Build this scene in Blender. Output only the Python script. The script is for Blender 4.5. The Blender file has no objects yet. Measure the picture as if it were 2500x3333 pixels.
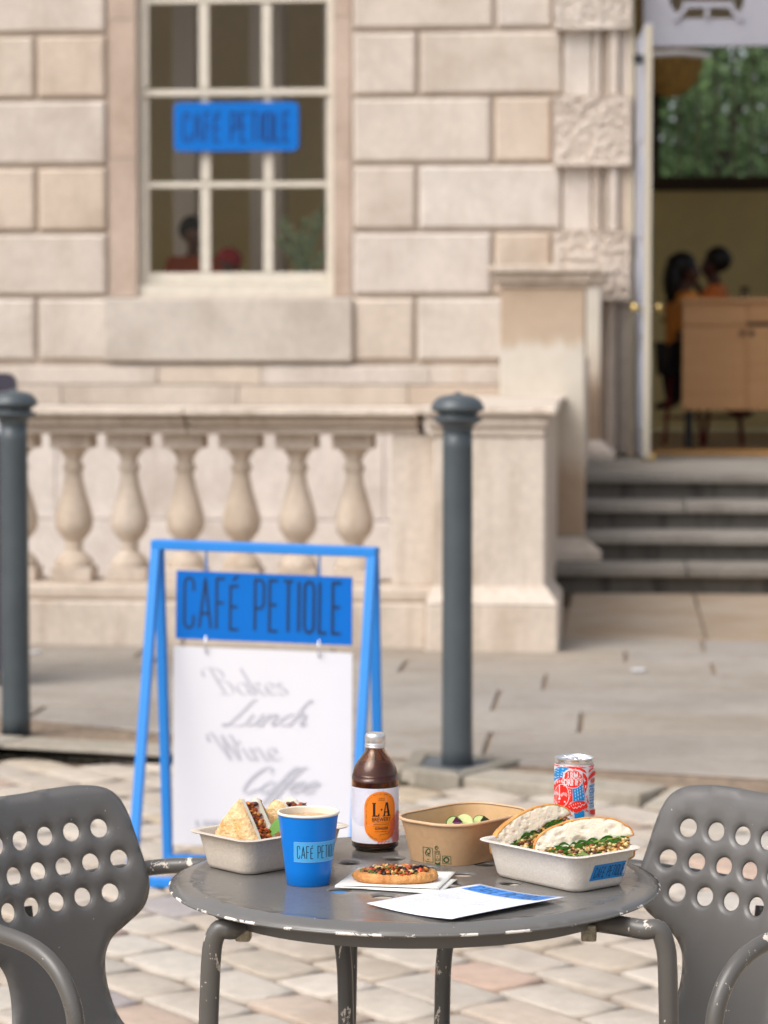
import bpy, bmesh, math, random
import numpy as np
from mathutils import Vector, Matrix, noise
from mathutils.geometry import delaunay_2d_cdt
R=math.radians
scene=bpy.context.scene
# ------------------------------------------------------------ camera, sky, sun, exposure
FPX=8700.0; PITCH=R(3.43); YAW=R(5.2); CZ=1.39      # focal length in photo pixels, tilt down, turn left, lens height
cam=bpy.data.cameras.new('camera'); co=bpy.data.objects.new('camera',cam); scene.collection.objects.link(co)
cam.sensor_fit='HORIZONTAL'; cam.sensor_width=24.0; cam.lens=FPX/2500*24
cam.clip_start=.05; cam.clip_end=2000
co.location=(0,0,CZ); co.rotation_euler=(math.pi/2-PITCH,0,YAW)
cam.dof.use_dof=True; cam.dof.focus_distance=3.36; cam.dof.aperture_fstop=6.2; cam.dof.aperture_blades=9
scene.camera=co
SUN_EL=R(50); SUN_AZ=R(224)   # the sun stands behind the camera, to its left
w=bpy.data.worlds.new('World'); scene.world=w; w.use_nodes=True
nt=w.node_tree; nt.nodes.clear()
sk=nt.nodes.new('ShaderNodeTexSky'); sk.sky_type='NISHITA'; sk.sun_disc=False
sk.sun_elevation=SUN_EL; sk.sun_rotation=SUN_AZ; sk.air_density=1.0; sk.dust_density=5.0; sk.ozone_density=1.0
hs=nt.nodes.new('ShaderNodeHueSaturation'); hs.inputs['Saturation'].default_value=.42
bg=nt.nodes.new('ShaderNodeBackground'); bg.inputs['Strength'].default_value=.15
wo=nt.nodes.new('ShaderNodeOutputWorld')
nt.links.new(sk.outputs[0],hs.inputs['Color']); nt.links.new(hs.outputs[0],bg.inputs['Color']); nt.links.new(bg.outputs[0],wo.inputs['Surface'])
sl=bpy.data.lights.new('sun','SUN'); sl.energy=.85; sl.angle=R(50); sl.color=(1,.97,.93)
so=bpy.data.objects.new('sun',sl); scene.collection.objects.link(so)
sd=Vector((math.sin(SUN_AZ)*math.cos(SUN_EL),math.cos(SUN_AZ)*math.cos(SUN_EL),math.sin(SUN_EL)))
so.rotation_euler=sd.to_track_quat('Z','Y').to_euler()
vs=scene.view_settings; vs.view_transform='Standard'; vs.look='None'; vs.exposure=0.45; vs.gamma=1; vs.use_curve_mapping=False
scene.cycles.use_denoising=True
scene.cycles.max_bounces=12; scene.cycles.diffuse_bounces=6; scene.cycles.transparent_max_bounces=16; scene.cycles.sample_clamp_indirect=8
random.seed(7)
# ------------------------------------------------------------ measuring helpers: a ray of the photograph met with a real plane
_c,_s=math.cos(YAW),math.sin(YAW)
FW=Vector((-_s*math.cos(PITCH),_c*math.cos(PITCH),-math.sin(PITCH))); RT=Vector((_c,_s,0)); UP=RT.cross(FW)
def _ray(px,py): return FW*FPX+RT*(px-1250)+UP*(1666.5-py)
def Z(px,py,z=0.):
    d=_ray(px,py); return Vector((0,0,CZ))+d*((z-CZ)/d.z)
def Y(px,py,y):
    d=_ray(px,py); return Vector((0,0,CZ))+d*(y/d.y)
# ------------------------------------------------------------ materials
MATS={}
def mat(name,col,rough=.6,metal=0.,var=0.,scale=8.,bump=0.,bscale=60.,spec=.5,sheen=0,rand=0.,col2=None,trans=0.,ior=1.45,coat=0.,stretch=(1,1,1),sss=0.,detail=5):
    if name in MATS: return MATS[name]
    m=bpy.data.materials.new(name); m.use_nodes=True; n=m.node_tree.nodes; l=m.node_tree.links
    b=n['Principled BSDF']; b.inputs['Roughness'].default_value=rough; b.inputs['Metallic'].default_value=metal
    b.inputs['Specular IOR Level'].default_value=spec; b.inputs['IOR'].default_value=ior
    b.inputs['Transmission Weight'].default_value=trans; b.inputs['Coat Weight'].default_value=coat
    if sss: b.inputs['Subsurface Weight'].default_value=sss; b.inputs['Subsurface Scale'].default_value=.01
    b.inputs['Base Color'].default_value=(*col,1)
    tc=n.new('ShaderNodeTexCoord'); mp=n.new('ShaderNodeMapping'); mp.inputs['Scale'].default_value=stretch
    l.new(tc.outputs['Object'],mp.inputs['Vector'])
    vec=mp.outputs[0]
    if rand or var:
        oi=n.new('ShaderNodeObjectInfo'); ad=n.new('ShaderNodeVectorMath'); ad.operation='ADD'
        sc=n.new('ShaderNodeMath'); sc.operation='MULTIPLY'; sc.inputs[1].default_value=37.
        l.new(oi.outputs['Random'],sc.inputs[0]); l.new(mp.outputs[0],ad.inputs[0]); l.new(sc.outputs[0],ad.inputs[1]); vec=ad.outputs[0]
    last=None
    if var or col2:
        t=n.new('ShaderNodeTexNoise'); t.inputs['Scale'].default_value=scale; t.inputs['Detail'].default_value=detail; t.inputs['Roughness'].default_value=.65
        l.new(vec,t.inputs['Vector'])
        rp=n.new('ShaderNodeValToRGB'); rp.color_ramp.elements[0].position=.33; rp.color_ramp.elements[1].position=.67
        c2=col2 or tuple(min(1,c*(1+var)) for c in col); c1=tuple(c*(1-var) for c in col) if not col2 else col
        rp.color_ramp.elements[0].color=(*c1,1); rp.color_ramp.elements[1].color=(*c2,1)
        l.new(t.outputs['Fac'],rp.inputs[0]); last=rp.outputs[0]
    if rand:
        h=n.new('ShaderNodeHueSaturation'); h.inputs['Color'].default_value=(*col,1)
        if last: l.new(last,h.inputs['Color'])
        mr=n.new('ShaderNodeMapRange'); mr.inputs['To Min'].default_value=1-rand; mr.inputs['To Max'].default_value=1+rand
        l.new(oi.outputs['Random'],mr.inputs['Value']); l.new(mr.outputs[0],h.inputs['Value']); last=h.outputs[0]
    if last: l.new(last,b.inputs['Base Color'])
    if bump:
        t2=n.new('ShaderNodeTexNoise'); t2.inputs['Scale'].default_value=bscale; t2.inputs['Detail'].default_value=6
        l.new(vec,t2.inputs['Vector']); bp=n.new('ShaderNodeBump'); bp.inputs['Strength'].default_value=bump; bp.inputs['Distance'].default_value=.01
        l.new(t2.outputs['Fac'],bp.inputs['Height']); l.new(bp.outputs[0],b.inputs['Normal'])
    MATS[name]=m; return m
def ramp(m,fac,stops,interp='LINEAR'):
    n=m.node_tree.nodes; r=n.new('ShaderNodeValToRGB'); r.color_ramp.interpolation=interp; e=r.color_ramp.elements
    e[0].position,e[0].color=stops[0][0],(*stops[0][1],1); e[1].position,e[1].color=stops[-1][0],(*stops[-1][1],1)
    for p,c in stops[1:-1]:
        x=e.new(p); x.color=(*c,1)
    m.node_tree.links.new(fac,r.inputs[0]); return r.outputs[0]
def mixc(m,fac,a,b,mode='MIX'):
    n=m.node_tree.nodes; x=n.new('ShaderNodeMix'); x.data_type='RGBA'; x.blend_type=mode
    for s,v in ((0,fac),(6,a),(7,b)):
        if isinstance(v,(int,float)): x.inputs[s].default_value=v
        elif isinstance(v,tuple): x.inputs[s].default_value=(*v,1)
        else: m.node_tree.links.new(v,x.inputs[s])
    return x.outputs[2]
def noisef(m,vec,scale,detail=5,rough=.6,dist=0.):
    t=m.node_tree.nodes.new('ShaderNodeTexNoise'); t.inputs['Scale'].default_value=scale; t.inputs['Detail'].default_value=detail
    t.inputs['Roughness'].default_value=rough; t.inputs['Distortion'].default_value=dist
    if vec is not None: m.node_tree.links.new(vec,t.inputs['Vector'])
    return t.outputs['Fac']
def math_(m,op,a,b=0.,c=0.,clamp=False):
    x=m.node_tree.nodes.new('ShaderNodeMath'); x.operation=op; x.use_clamp=clamp
    for i,v in enumerate((a,b,c)):
        if isinstance(v,(int,float)): x.inputs[i].default_value=v
        else: m.node_tree.links.new(v,x.inputs[i])
    return x.outputs[0]
def stone_mat(name,stops,rough=.85,streak=.5,bump=.25,fine=30,dirt=(.30,.20,.12)):
    """dressed stone: the tone of each block from the object's random number, clouds and vertical stains in the grain"""
    m=bpy.data.materials.new(name); m.use_nodes=True; n=m.node_tree.nodes; l=m.node_tree.links; b=n['Principled BSDF']
    b.inputs['Roughness'].default_value=rough; b.inputs['Specular IOR Level'].default_value=.25
    oi=n.new('ShaderNodeObjectInfo'); tc=n.new('ShaderNodeTexCoord')
    sh=math_(m,'MULTIPLY',oi.outputs['Random'],53.); ad=n.new('ShaderNodeVectorMath'); ad.operation='ADD'
    l.new(tc.outputs['Object'],ad.inputs[0]); l.new(sh,ad.inputs[1]); vec=ad.outputs[0]
    base=ramp(m,oi.outputs['Random'],stops)
    cl=ramp(m,noisef(m,vec,2.2,4,.6,.3),[(.3,(.80,.77,.74)),(.5,(.97,.96,.95)),(.7,(1.07,1.06,1.05))])
    c=mixc(m,1.,base,cl,'MULTIPLY')
    mp=n.new('ShaderNodeMapping'); mp.inputs['Scale'].default_value=(9,9,1.1); l.new(vec,mp.inputs['Vector'])
    st=ramp(m,noisef(m,mp.outputs[0],1.,5,.6),[(.52,(0,0,0)),(.75,(streak,)*3)])
    c=mixc(m,st,c,dirt)
    fn=ramp(m,noisef(m,vec,fine,6,.7),[(.3,(.86,.86,.86)),(.7,(1.08,1.08,1.08))])
    c=mixc(m,1.,c,fn,'MULTIPLY'); l.new(c,b.inputs['Base Color'])
    bp=n.new('ShaderNodeBump'); bp.inputs['Strength'].default_value=bump; bp.inputs['Distance'].default_value=.01
    l.new(noisef(m,vec,fine*1.6,8,.7),bp.inputs['Height']); l.new(bp.outputs[0],b.inputs['Normal'])
    MATS[name]=m; return m
def chipped(name,col,amount=.60,scale=30,rough=.35,chip=(.75,.71,.66),stretch=(1,1,1),rim=None,specks=.735):
    """satin paint worn through to pale primer in ragged chips"""
    m=bpy.data.materials.new(name); m.use_nodes=True; n=m.node_tree.nodes; l=m.node_tree.links; b=n['Principled BSDF']
    tc=n.new('ShaderNodeTexCoord'); mp=n.new('ShaderNodeMapping'); mp.inputs['Scale'].default_value=stretch
    l.new(tc.outputs['Object'],mp.inputs['Vector']); v=mp.outputs[0]
    big=noisef(m,v,scale,7,.72,.4)
    zone=noisef(m,tc.outputs['Object'],5.,2)
    sm=math_(m,'ADD',big,math_(m,'MULTIPLY',math_(m,'SUBTRACT',zone,.5),.35))
    chips=math_(m,'GREATER_THAN',sm,amount)
    if rim:
        sx=n.new('ShaderNodeSeparateXYZ'); l.new(tc.outputs['Object'],sx.inputs[0])
        rr=math_(m,'SQRT',math_(m,'ADD',math_(m,'MULTIPLY',sx.outputs[0],sx.outputs[0]),math_(m,'MULTIPLY',sx.outputs[1],sx.outputs[1])))
        edge=math_(m,'MULTIPLY',math_(m,'SUBTRACT',rr,rim[0]),rim[1],clamp=True)
        e2=math_(m,'ADD',math_(m,'MULTIPLY',edge,.30),noisef(m,tc.outputs['Object'],26.,6,.7,.5))
        chips=math_(m,'MAXIMUM',math_(m,'MULTIPLY',math_(m,'GREATER_THAN',e2,.855),math_(m,'GREATER_THAN',edge,.35)),math_(m,'GREATER_THAN',big,amount+.1))
    spk=math_(m,'GREATER_THAN',noisef(m,tc.outputs['Object'],150.,2,.5),specks)
    chips=math_(m,'MAXIMUM',chips,math_(m,'MULTIPLY',spk,.6))
    dust=ramp(m,noisef(m,tc.outputs['Object'],7.,6,.65),[(.3,tuple(c*.94 for c in col)),(.7,tuple(c*1.07 for c in col))])
    c=mixc(m,chips,dust,chip); l.new(c,b.inputs['Base Color'])
    rf=ramp(m,noisef(m,tc.outputs['Object'],9.,6,.7),[(.3,(rough*.93,)*3),(.7,(rough*1.12,)*3)])
    l.new(mixc(m,chips,rf,(.7,.7,.7)),b.inputs['Roughness'])
    bp=n.new('ShaderNodeBump'); bp.inputs['Strength'].default_value=.04; bp.inputs['Distance'].default_value=.002
    l.new(noisef(m,tc.outputs['Object'],220.,3),bp.inputs['Height']); l.new(bp.outputs[0],b.inputs['Normal'])
    MATS[name]=m; return m
def glass_mat(name='window_glass',tint=(1,1,1),rough=.0):
    m=bpy.data.materials.new(name); m.use_nodes=True; n=m.node_tree.nodes; l=m.node_tree.links; n.clear()
    o=n.new('ShaderNodeOutputMaterial'); mx=n.new('ShaderNodeMixShader'); t=n.new('ShaderNodeBsdfTransparent'); t.inputs[0].default_value=(*tint,1)
    g=n.new('ShaderNodeBsdfGlossy'); g.inputs['Roughness'].default_value=rough; f=n.new('ShaderNodeFresnel'); f.inputs[0].default_value=1.5
    l.new(f.outputs[0],mx.inputs[0]); l.new(t.outputs[0],mx.inputs[1]); l.new(g.outputs[0],mx.inputs[2]); l.new(mx.outputs[0],o.inputs[0])
    MATS[name]=m; return m
# ------------------------------------------------------------ mesh helpers
def mesh(name,v,f,m=None,parent=None,smooth=False,loc=None,mats=None,fm=None,uvorigin=None):
    """links one mesh object; its origin goes to the centre of its base so that textures follow the thing"""
    v=[Vector(p) for p in v]
    me=bpy.data.meshes.new(name)
    if loc is None and v:
        xs=[p.x for p in v]; ys=[p.y for p in v]; zs=[p.z for p in v]
        loc=Vector(((min(xs)+max(xs))/2,(min(ys)+max(ys))/2,min(zs)))
    loc=Vector(loc)
    me.from_pydata([p-loc for p in v],[],[tuple(x) for x in f]); 
    for x in (mats or ([m] if m else [])): me.materials.append(x)
    if fm:
        for p,i in zip(me.polygons,fm): p.material_index=i
    if smooth:
        for p in me.polygons: p.use_smooth=True
    me.update()
    o=bpy.data.objects.new(name,me); scene.collection.objects.link(o); o.location=loc
    if parent: put(o,parent)
    return o
def put(o,parent):
    """parents o and keeps it where it stands"""
    o.parent=parent; o.matrix_parent_inverse=Matrix.Identity(4)
    w=world_of(parent).inverted() @ Matrix.LocRotScale(o.location,o.rotation_euler,o.scale)
    l,r,s=w.decompose(); o.location=l; o.rotation_euler=r.to_euler(); o.scale=s
def world_of(o):
    m=Matrix.LocRotScale(o.location,o.rotation_euler,o.scale)
    return world_of(o.parent)@m if o.parent else m
def empty(name,loc=(0,0,0),rz=0.):
    o=bpy.data.objects.new(name,None); scene.collection.objects.link(o); o.location=loc; o.rotation_euler=(0,0,rz); o.empty_display_size=.1; return o
def tag(o,label=None,cat=None,group=None,kind=None):
    if label: o['label']=label
    if cat: o['category']=cat
    if group: o['group']=group
    if kind: o['kind']=kind
    return o
class MB:
    def __init__(s): s.v=[]; s.f=[]; s.fm=[]
    def add(s,v,f,mi=0):
        k=len(s.v); s.v+= [Vector(p) for p in v]; s.f+=[tuple(i+k for i in x) for x in f]; s.fm+=[mi]*len(f); return s
    def box(s,x0,x1,y0,y1,z0,z1,mi=0,M=None):
        v=[Vector(p) for p in ((x0,y0,z0),(x1,y0,z0),(x1,y1,z0),(x0,y1,z0),(x0,y0,z1),(x1,y0,z1),(x1,y1,z1),(x0,y1,z1))]
        if M: v=[M@p for p in v]
        return s.add(v,[(0,3,2,1),(4,5,6,7),(0,1,5,4),(1,2,6,5),(2,3,7,6),(3,0,4,7)],mi)
    def tube(s,pts,r,seg=10,mi=0,closed=False,cap=True):
        pts=[Vector(p) for p in pts]; n=len(pts); rs=r if isinstance(r,(list,tuple)) else [r]*n
        rings=[]; nrm=None
        for i,p in enumerate(pts):
            a=pts[(i-1)%n] if (closed or i>0) else p; b=pts[(i+1)%n] if (closed or i<n-1) else p
            t=(b-a).normalized()
            if nrm is None:
                nrm=t.orthogonal().normalized()
            nrm=(nrm-t*nrm.dot(t)).normalized(); bn=t.cross(nrm)
            rings.append([p+(nrm*math.cos(2*math.pi*j/seg)+bn*math.sin(2*math.pi*j/seg))*rs[i] for j in range(seg)])
        v=[q for rg in rings for q in rg]; f=[]
        for i in range(n if closed else n-1):
            for j in range(seg):
                i2=(i+1)%n; f.append((i*seg+j,i*seg+(j+1)%seg,i2*seg+(j+1)%seg,i2*seg+j))
        if cap and not closed: f+=[tuple(range(seg))[::-1],tuple((n-1)*seg+j for j in range(seg))]
        return s.add(v,f,mi)
    def lathe(s,prof,seg=32,c=(0,0,0),mi=0,cap=True,square=None):
        """prof: (radius, z); closed at both ends when cap"""
        v=[];f=[];n=len(prof)
        for r,z in prof:
            for j in range(seg):
                a=2*math.pi*j/seg; v.append((c[0]+r*math.cos(a),c[1]+r*math.sin(a),c[2]+z))
        for i in range(n-1):
            for j in range(seg):
                j2=(j+1)%seg; f.append((i*seg+j,i*seg+j2,(i+1)*seg+j2,(i+1)*seg+j))
        if cap:
            f.append(tuple(range(seg))[::-1]); f.append(tuple((n-1)*seg+j for j in range(seg)))
        return s.add(v,f,mi)
    def blob(s,c,r,sub=1,jit=.25,mi=0,M=None,seed=None):
        rr=random.Random(seed if seed is not None else random.random())
        bm=bmesh.new(); bmesh.ops.create_icosphere(bm,subdivisions=sub,radius=1)
        off=Vector((rr.random()*50,rr.random()*50,rr.random()*50)); rx=r if isinstance(r,(tuple,list)) else (r,r,r)
        vv=[]
        for q in bm.verts:
            k=1+jit*2*noise.noise(q.co*1.4+off); p=Vector((q.co.x*rx[0]*k,q.co.y*rx[1]*k,q.co.z*rx[2]*k))
            if M: p=M@p
            vv.append(Vector(c)+p)
        ff=[tuple(q.index for q in f.verts) for f in bm.faces]; bm.free(); return s.add(vv,ff,mi)
    def build(s,name,m=None,parent=None,smooth=False,mats=None,loc=None):
        return mesh(name,s.v,s.f,m,parent,smooth,loc,mats,s.fm if mats else None)
def bevel(o,w=.003,seg=2,lim=30):
    b=o.modifiers.new('bevel','BEVEL'); b.width=w; b.segments=seg; b.limit_method='ANGLE'; b.angle_limit=R(lim); b.harden_normals=False; return o
def shade_auto(o,ang=35):
    for p in o.data.polygons: p.use_smooth=True
    for e in ():pass
    bm=bmesh.new(); bm.from_mesh(o.data)
    for e in bm.edges:
        if len(e.link_faces)==2 and e.calc_face_angle(0)>R(ang): e.smooth=False
    bm.to_mesh(o.data); bm.free(); return o
def prism(px,z0,z1,M=None):
    """a 2-D outline (x,y) raised from z0 to z1"""
    n=len(px); v=[Vector((x,y,z0)) for x,y in px]+[Vector((x,y,z1)) for x,y in px]
    f=[tuple(range(n))[::-1],tuple(range(n,2*n))]+[(i,(i+1)%n,n+(i+1)%n,n+i) for i in range(n)]
    if M: v=[M@p for p in v]
    return v,f
def arc(cx,cy,r,a0,a1,n=8,ry=None):
    return [(cx+r*math.cos(R(a0+(a1-a0)*i/n)),cy+(ry or r)*math.sin(R(a0+(a1-a0)*i/n))) for i in range(n+1)]
def rrect(hx,hy,r,n=6,cx=0,cy=0):
    o=[]
    for sx,sy,a in ((1,1,0),(-1,1,90),(-1,-1,180),(1,-1,270)): o+=arc(cx+sx*(hx-r),cy+sy*(hy-r),r,a,a+90,n)
    return o
def resample(pts,step,closed=True):
    out=[]; n=len(pts)
    for i in range(n if closed else n-1):
        a=Vector(pts[i]); b=Vector(pts[(i+1)%n]); k=max(1,int((b-a).length/step))
        for j in range(k): out.append(tuple(a+(b-a)*j/k))
    if not closed: out.append(tuple(pts[-1]))
    return out
def inside(P,poly):
    x,y=P[:,0],P[:,1]; r=np.zeros(len(P),bool); q=np.array(poly); n=len(q)
    for i in range(n):
        x1,y1=q[i]; x2,y2=q[(i+1)%n]
        c=((y1>y)!=(y2>y))
        with np.errstate(divide='ignore',invalid='ignore'): r^=c&(x<(x2-x1)*(y-y1)/((y2-y1) if y2!=y1 else 1e-12)+x1)
    return r
def fill(outer,holes=(),step=.01,rings=(),extra=()):
    """triangulates an outline with holes and evenly spread inner points; rings: extra circles of points kept clear of others"""
    loops=[[tuple(p) for p in outer]]+[[tuple(p) for p in h] for h in holes]
    v=[];e=[]
    for lp in loops:
        k=len(v); v+=lp; e+=[(k+i,k+(i+1)%len(lp)) for i in range(len(lp))]
    bnd=np.array(v+[p for r_ in rings for p in r_])
    for r_ in rings: v+=[tuple(p) for p in r_]
    v+= [tuple(p) for p in extra]
    q=np.array(outer); x0,y0=q.min(0); x1,y1=q.max(0)
    g=[]
    j=0; yy=y0+step*.5
    while yy<y1:
        xx=x0+(step*.5 if j%2 else step*.02)
        while xx<x1: g.append((xx,yy)); xx+=step
        yy+=step*.866; j+=1
    if g:
        g=np.array(g); ok=inside(g,outer)
        for h in holes: ok&=~inside(g,h)
        g=g[ok]
        if len(g):
            d=np.min(((g[:,None,:]-bnd[None])**2).sum(2),1) if len(g)*len(bnd)<4e7 else np.ones(len(g))
            g=g[d>(step*.55)**2]; v+=[tuple(p) for p in g]
    res=delaunay_2d_cdt([Vector(p) for p in v],e,[],0,1e-7)
    V=np.array([tuple(p) for p in res[0]]); T=np.array([t for t in res[2]])
    cen=V[T].mean(1); ok=inside(cen,outer)
    for h in holes: ok&=~inside(cen,h)
    T=T[ok]
    a=V[T[:,1]]-V[T[:,0]]; b=V[T[:,2]]-V[T[:,0]]; flip=(a[:,0]*b[:,1]-a[:,1]*b[:,0])<0
    T[flip]=T[flip][:,::-1]
    return V,[tuple(int(i) for i in t) for t in T]
# ---- flat print: strokes, shapes and letters mapped onto a surface by fn(u,v,h)
class Print:
    def __init__(s,fn,h0=.0002,dh=.00002): s.fn=fn; s.h=h0; s.dh=dh; s.mb=MB(); s.mats=[]
    def mi(s,m):
        if m not in s.mats: s.mats.append(m)
        return s.mats.index(m)
    def stroke(s,pts,w,m,closed=False,step=None,wf=None):
        s.h+=s.dh
        if step: pts=resample(pts,step,closed)
        n=len(pts); L=[];Rr=[]
        for i in range(n):
            p=Vector(pts[i]); a=Vector(pts[(i-1)%n]) if (closed or i>0) else None; b=Vector(pts[(i+1)%n]) if (closed or i<n-1) else None
            d1=(p-a).normalized() if a is not None and (p-a).length>0 else None; d2=(b-p).normalized() if b is not None and (b-p).length>0 else None
            if d1 is None: d1=d2
            if d2 is None: d2=d1
            if d1 is None: return s
            t=(d1+d2); t=t.normalized() if t.length>1e-6 else d1
            nn=Vector((-t.y,t.x)); k=1/max(.55,abs(nn.dot(Vector((-d1.y,d1.x)))))
            ww=(wf(i/(n-1 if n>1 else 1),t) if wf else w)*.5*k
            L.append(p+nn*ww); Rr.append(p-nn*ww)
        v=[s.fn(q.x,q.y,s.h) for q in L]+[s.fn(q.x,q.y,s.h) for q in Rr]
        f=[(n+i,n+(i+1)%n,(i+1)%n,i) for i in range(n if closed else n-1)]
        s.mb.add(v,f,s.mi(m)); return s
    def shape(s,pts,m,holes=(),step=.004):
        s.h+=s.dh
        V,T=fill(resample(pts,step),[resample(h,step) for h in holes],step)
        s.mb.add([s.fn(x,y,s.h) for x,y in V],T,s.mi(m)); return s
    def text(s,t,x,y,size,m,align='CENTER',sx=1.,rot=0.,bold=0.,space=1.,shear=0.):
        s.h+=s.dh
        cu=bpy.data.curves.new('t','FONT'); cu.body=t; cu.size=1; cu.align_x=align; cu.align_y='CENTER'; cu.offset=bold; cu.space_character=space; cu.resolution_u=3; cu.shear=shear
        o=bpy.data.objects.new('t',cu); me=o.to_mesh(); c,q=math.cos(rot),math.sin(rot)
        v=[]
        for p in me.vertices:
            a,b=p.co.x*size*sx,p.co.y*size; v.append(s.fn(x+a*c-b*q,y+a*q+b*c,s.h))
        s.mb.add(v,[tuple(f.vertices) for f in me.polygons],s.mi(m))
        o.to_mesh_clear(); bpy.data.objects.remove(o); bpy.data.curves.remove(cu); return s
    def build(s,name,parent): return s.mb.build(name,None,parent,mats=s.mats)
# condensed capitals drawn with one even stroke (unit height, origin at the lower left); strokes, width
def _u(w,r,top=1.,bot=0.): return [(0,top),(0,r+bot)]+[(w/2-w/2*math.cos(a),bot+r-r*math.sin(a)) for a in [math.pi*i/10 for i in range(1,10)]]+[(w,r+bot),(w,top)]
def _oval(w,r): return [(w/2+w/2*math.cos(a),1-r+r*math.sin(a)) for a in [math.pi*i/10 for i in range(11)]]+[(w/2+w/2*math.cos(a),r+r*math.sin(a)) for a in [math.pi+math.pi*i/10 for i in range(11)]]
GL={'C':([_oval(.25,.13)[3:-3] if 0 else [(.25,.74),(.25,.87)]+[(.125+.125*math.cos(a),.87+.13*math.sin(a)) for a in [math.pi*i/8 for i in range(1,9)]]+[(.125+.125*math.cos(a),.13+.13*math.sin(a)) for a in [math.pi+math.pi*i/8 for i in range(9)]]+[(.25,.26)]],.25),
 'A':([[(0,0),(.16,1),(.32,0)],[(.06,.3),(.26,.3)]],.32),'F':([[(0,0),(0,1),(.22,1)],[(0,.52),(.19,.52)]],.22),
 'E':([[(.22,0),(0,0),(0,1),(.22,1)],[(0,.52),(.19,.52)]],.22),'É':([[(.22,0),(0,0),(0,.86),(.22,.86)],[(0,.45),(.19,.45)],[(.06,.97),(.20,1.07)]],.22),
 'P':([[(0,0),(0,1),(.12,1)]+[(.12+.12*math.sin(a),.88+.12*math.cos(a)) for a in [math.pi/2*i/5 for i in range(1,6)]]+[(.24,.56)]+[(.12+.12*math.cos(a),.56-.12*math.sin(a)) for a in [math.pi/2*i/5 for i in range(1,6)]]+[(0,.44)]],.24),
 'T':([[(0,1),(.26,1)],[(.13,1),(.13,0)]],.26),'I':([[(0,0),(0,1)]],.0),'O':([_oval(.25,.13)],.25),'L':([[(0,1),(0,0),(.2,0)]],.2),' ':([],.14)}
def cafe(pr,x,y,width,height,m,stroke=.05,shear=0.):
    """writes the cafe's name between x and x+width"""
    word='CAFÉ PETIOLE'; gap=.155; tot=sum(GL[c][1] for c in word)+gap*(len(word)-1)
    k=width/tot; cx=0
    for c in word:
        for st in GL[c][0]:
            pts=[(x+(cx+p[0])*k+shear*p[1]*height,y+p[1]*height) for p in st]
            cl=(c=='O'); pr.stroke(pts[:-1] if cl and pts[0]==pts[-1] else pts,stroke,m,closed=cl,step=max(.002,stroke))
        cx+=GL[c][1]+gap
def quadgrid(p00,p10,p11,p01,nu,nv,fn=None):
    v=[];f=[]
    for j in range(nv+1):
        for i in range(nu+1):
            a,b=i/nu,j/nv; p=(p00*(1-a)+p10*a)*(1-b)+(p01*(1-a)+p11*a)*b
            v.append(fn(p,a,b) if fn else p)
    for j in range(nv):
        for i in range(nu): k=j*(nu+1)+i; f.append((k,k+1,k+nu+2,k+nu+1))
    return v,f
def smooth_path(pts,n=6,closed=False):
    """Catmull-Rom through the points"""
    P=[Vector(p) for p in pts]; out=[]; N=len(P)
    for i in range(N if closed else N-1):
        p0=P[(i-1)%N] if (closed or i>0) else P[i]; p1=P[i]; p2=P[(i+1)%N]; p3=P[(i+2)%N] if (closed or i<N-2) else P[i+1]
        for j in range(n):
            t=j/n; out.append(.5*((2*p1)+(p2-p0)*t+(2*p0-5*p1+4*p2-p3)*t*t+(3*p1-p0-3*p2+p3)*t**3))
    if not closed: out.append(P[-1])
    return out
# ============================================================ materials of the setting
PZ=.035; LZ=.65; YW=19.2; TZ=.72
stone=stone_mat('ashlar_stone',[(0,(.64,.555,.47)),(.12,(.61,.505,.41)),(.3,(.65,.575,.50)),(.5,(.64,.56,.485)),(.7,(.665,.605,.55)),(.85,(.63,.545,.455)),(1,(.675,.62,.565))],streak=.22)
stone2=stone_mat('balustrade_stone',[(0,(.64,.555,.47)),(.5,(.67,.59,.51)),(1,(.63,.54,.45))],streak=.55,dirt=(.30,.21,.13))
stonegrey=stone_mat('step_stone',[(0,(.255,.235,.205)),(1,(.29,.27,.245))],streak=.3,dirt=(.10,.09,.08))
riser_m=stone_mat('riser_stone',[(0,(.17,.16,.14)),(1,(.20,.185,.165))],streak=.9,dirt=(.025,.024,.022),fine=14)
flag_m=stone_mat('flagstone',[(0,(.335,.30,.26)),(.3,(.36,.325,.285)),(.6,(.34,.31,.28)),(.85,(.335,.29,.24)),(1,(.37,.34,.305))],streak=.25,bump=.2,dirt=(.25,.17,.10))
kerb_m=stone_mat('kerb_stone',[(0,(.36,.32,.26)),(1,(.41,.37,.31))],streak=.4,dirt=(.12,.12,.06))
sett_m=stone_mat('sett_stone',[(0,(.53,.455,.37)),(.2,(.57,.52,.455)),(.4,(.51,.44,.365)),(.55,(.60,.54,.47)),(.64,(.50,.41,.30)),(.76,(.55,.51,.46)),(.86,(.56,.475,.39)),(.92,(.55,.40,.32)),(.96,(.38,.345,.345)),(1,(.42,.385,.375))],streak=.16,bump=.7,fine=20,dirt=(.36,.27,.19))
sand_m=mat('joint_sand',(.25,.185,.13),.95,var=.35,scale=30,bump=.4,bscale=120)
frame_m=mat('cream_paint',(.66,.61,.52),.45,var=.06,scale=12)
dark_m=mat('room_dark',(.03,.025,.02),.8)
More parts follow.
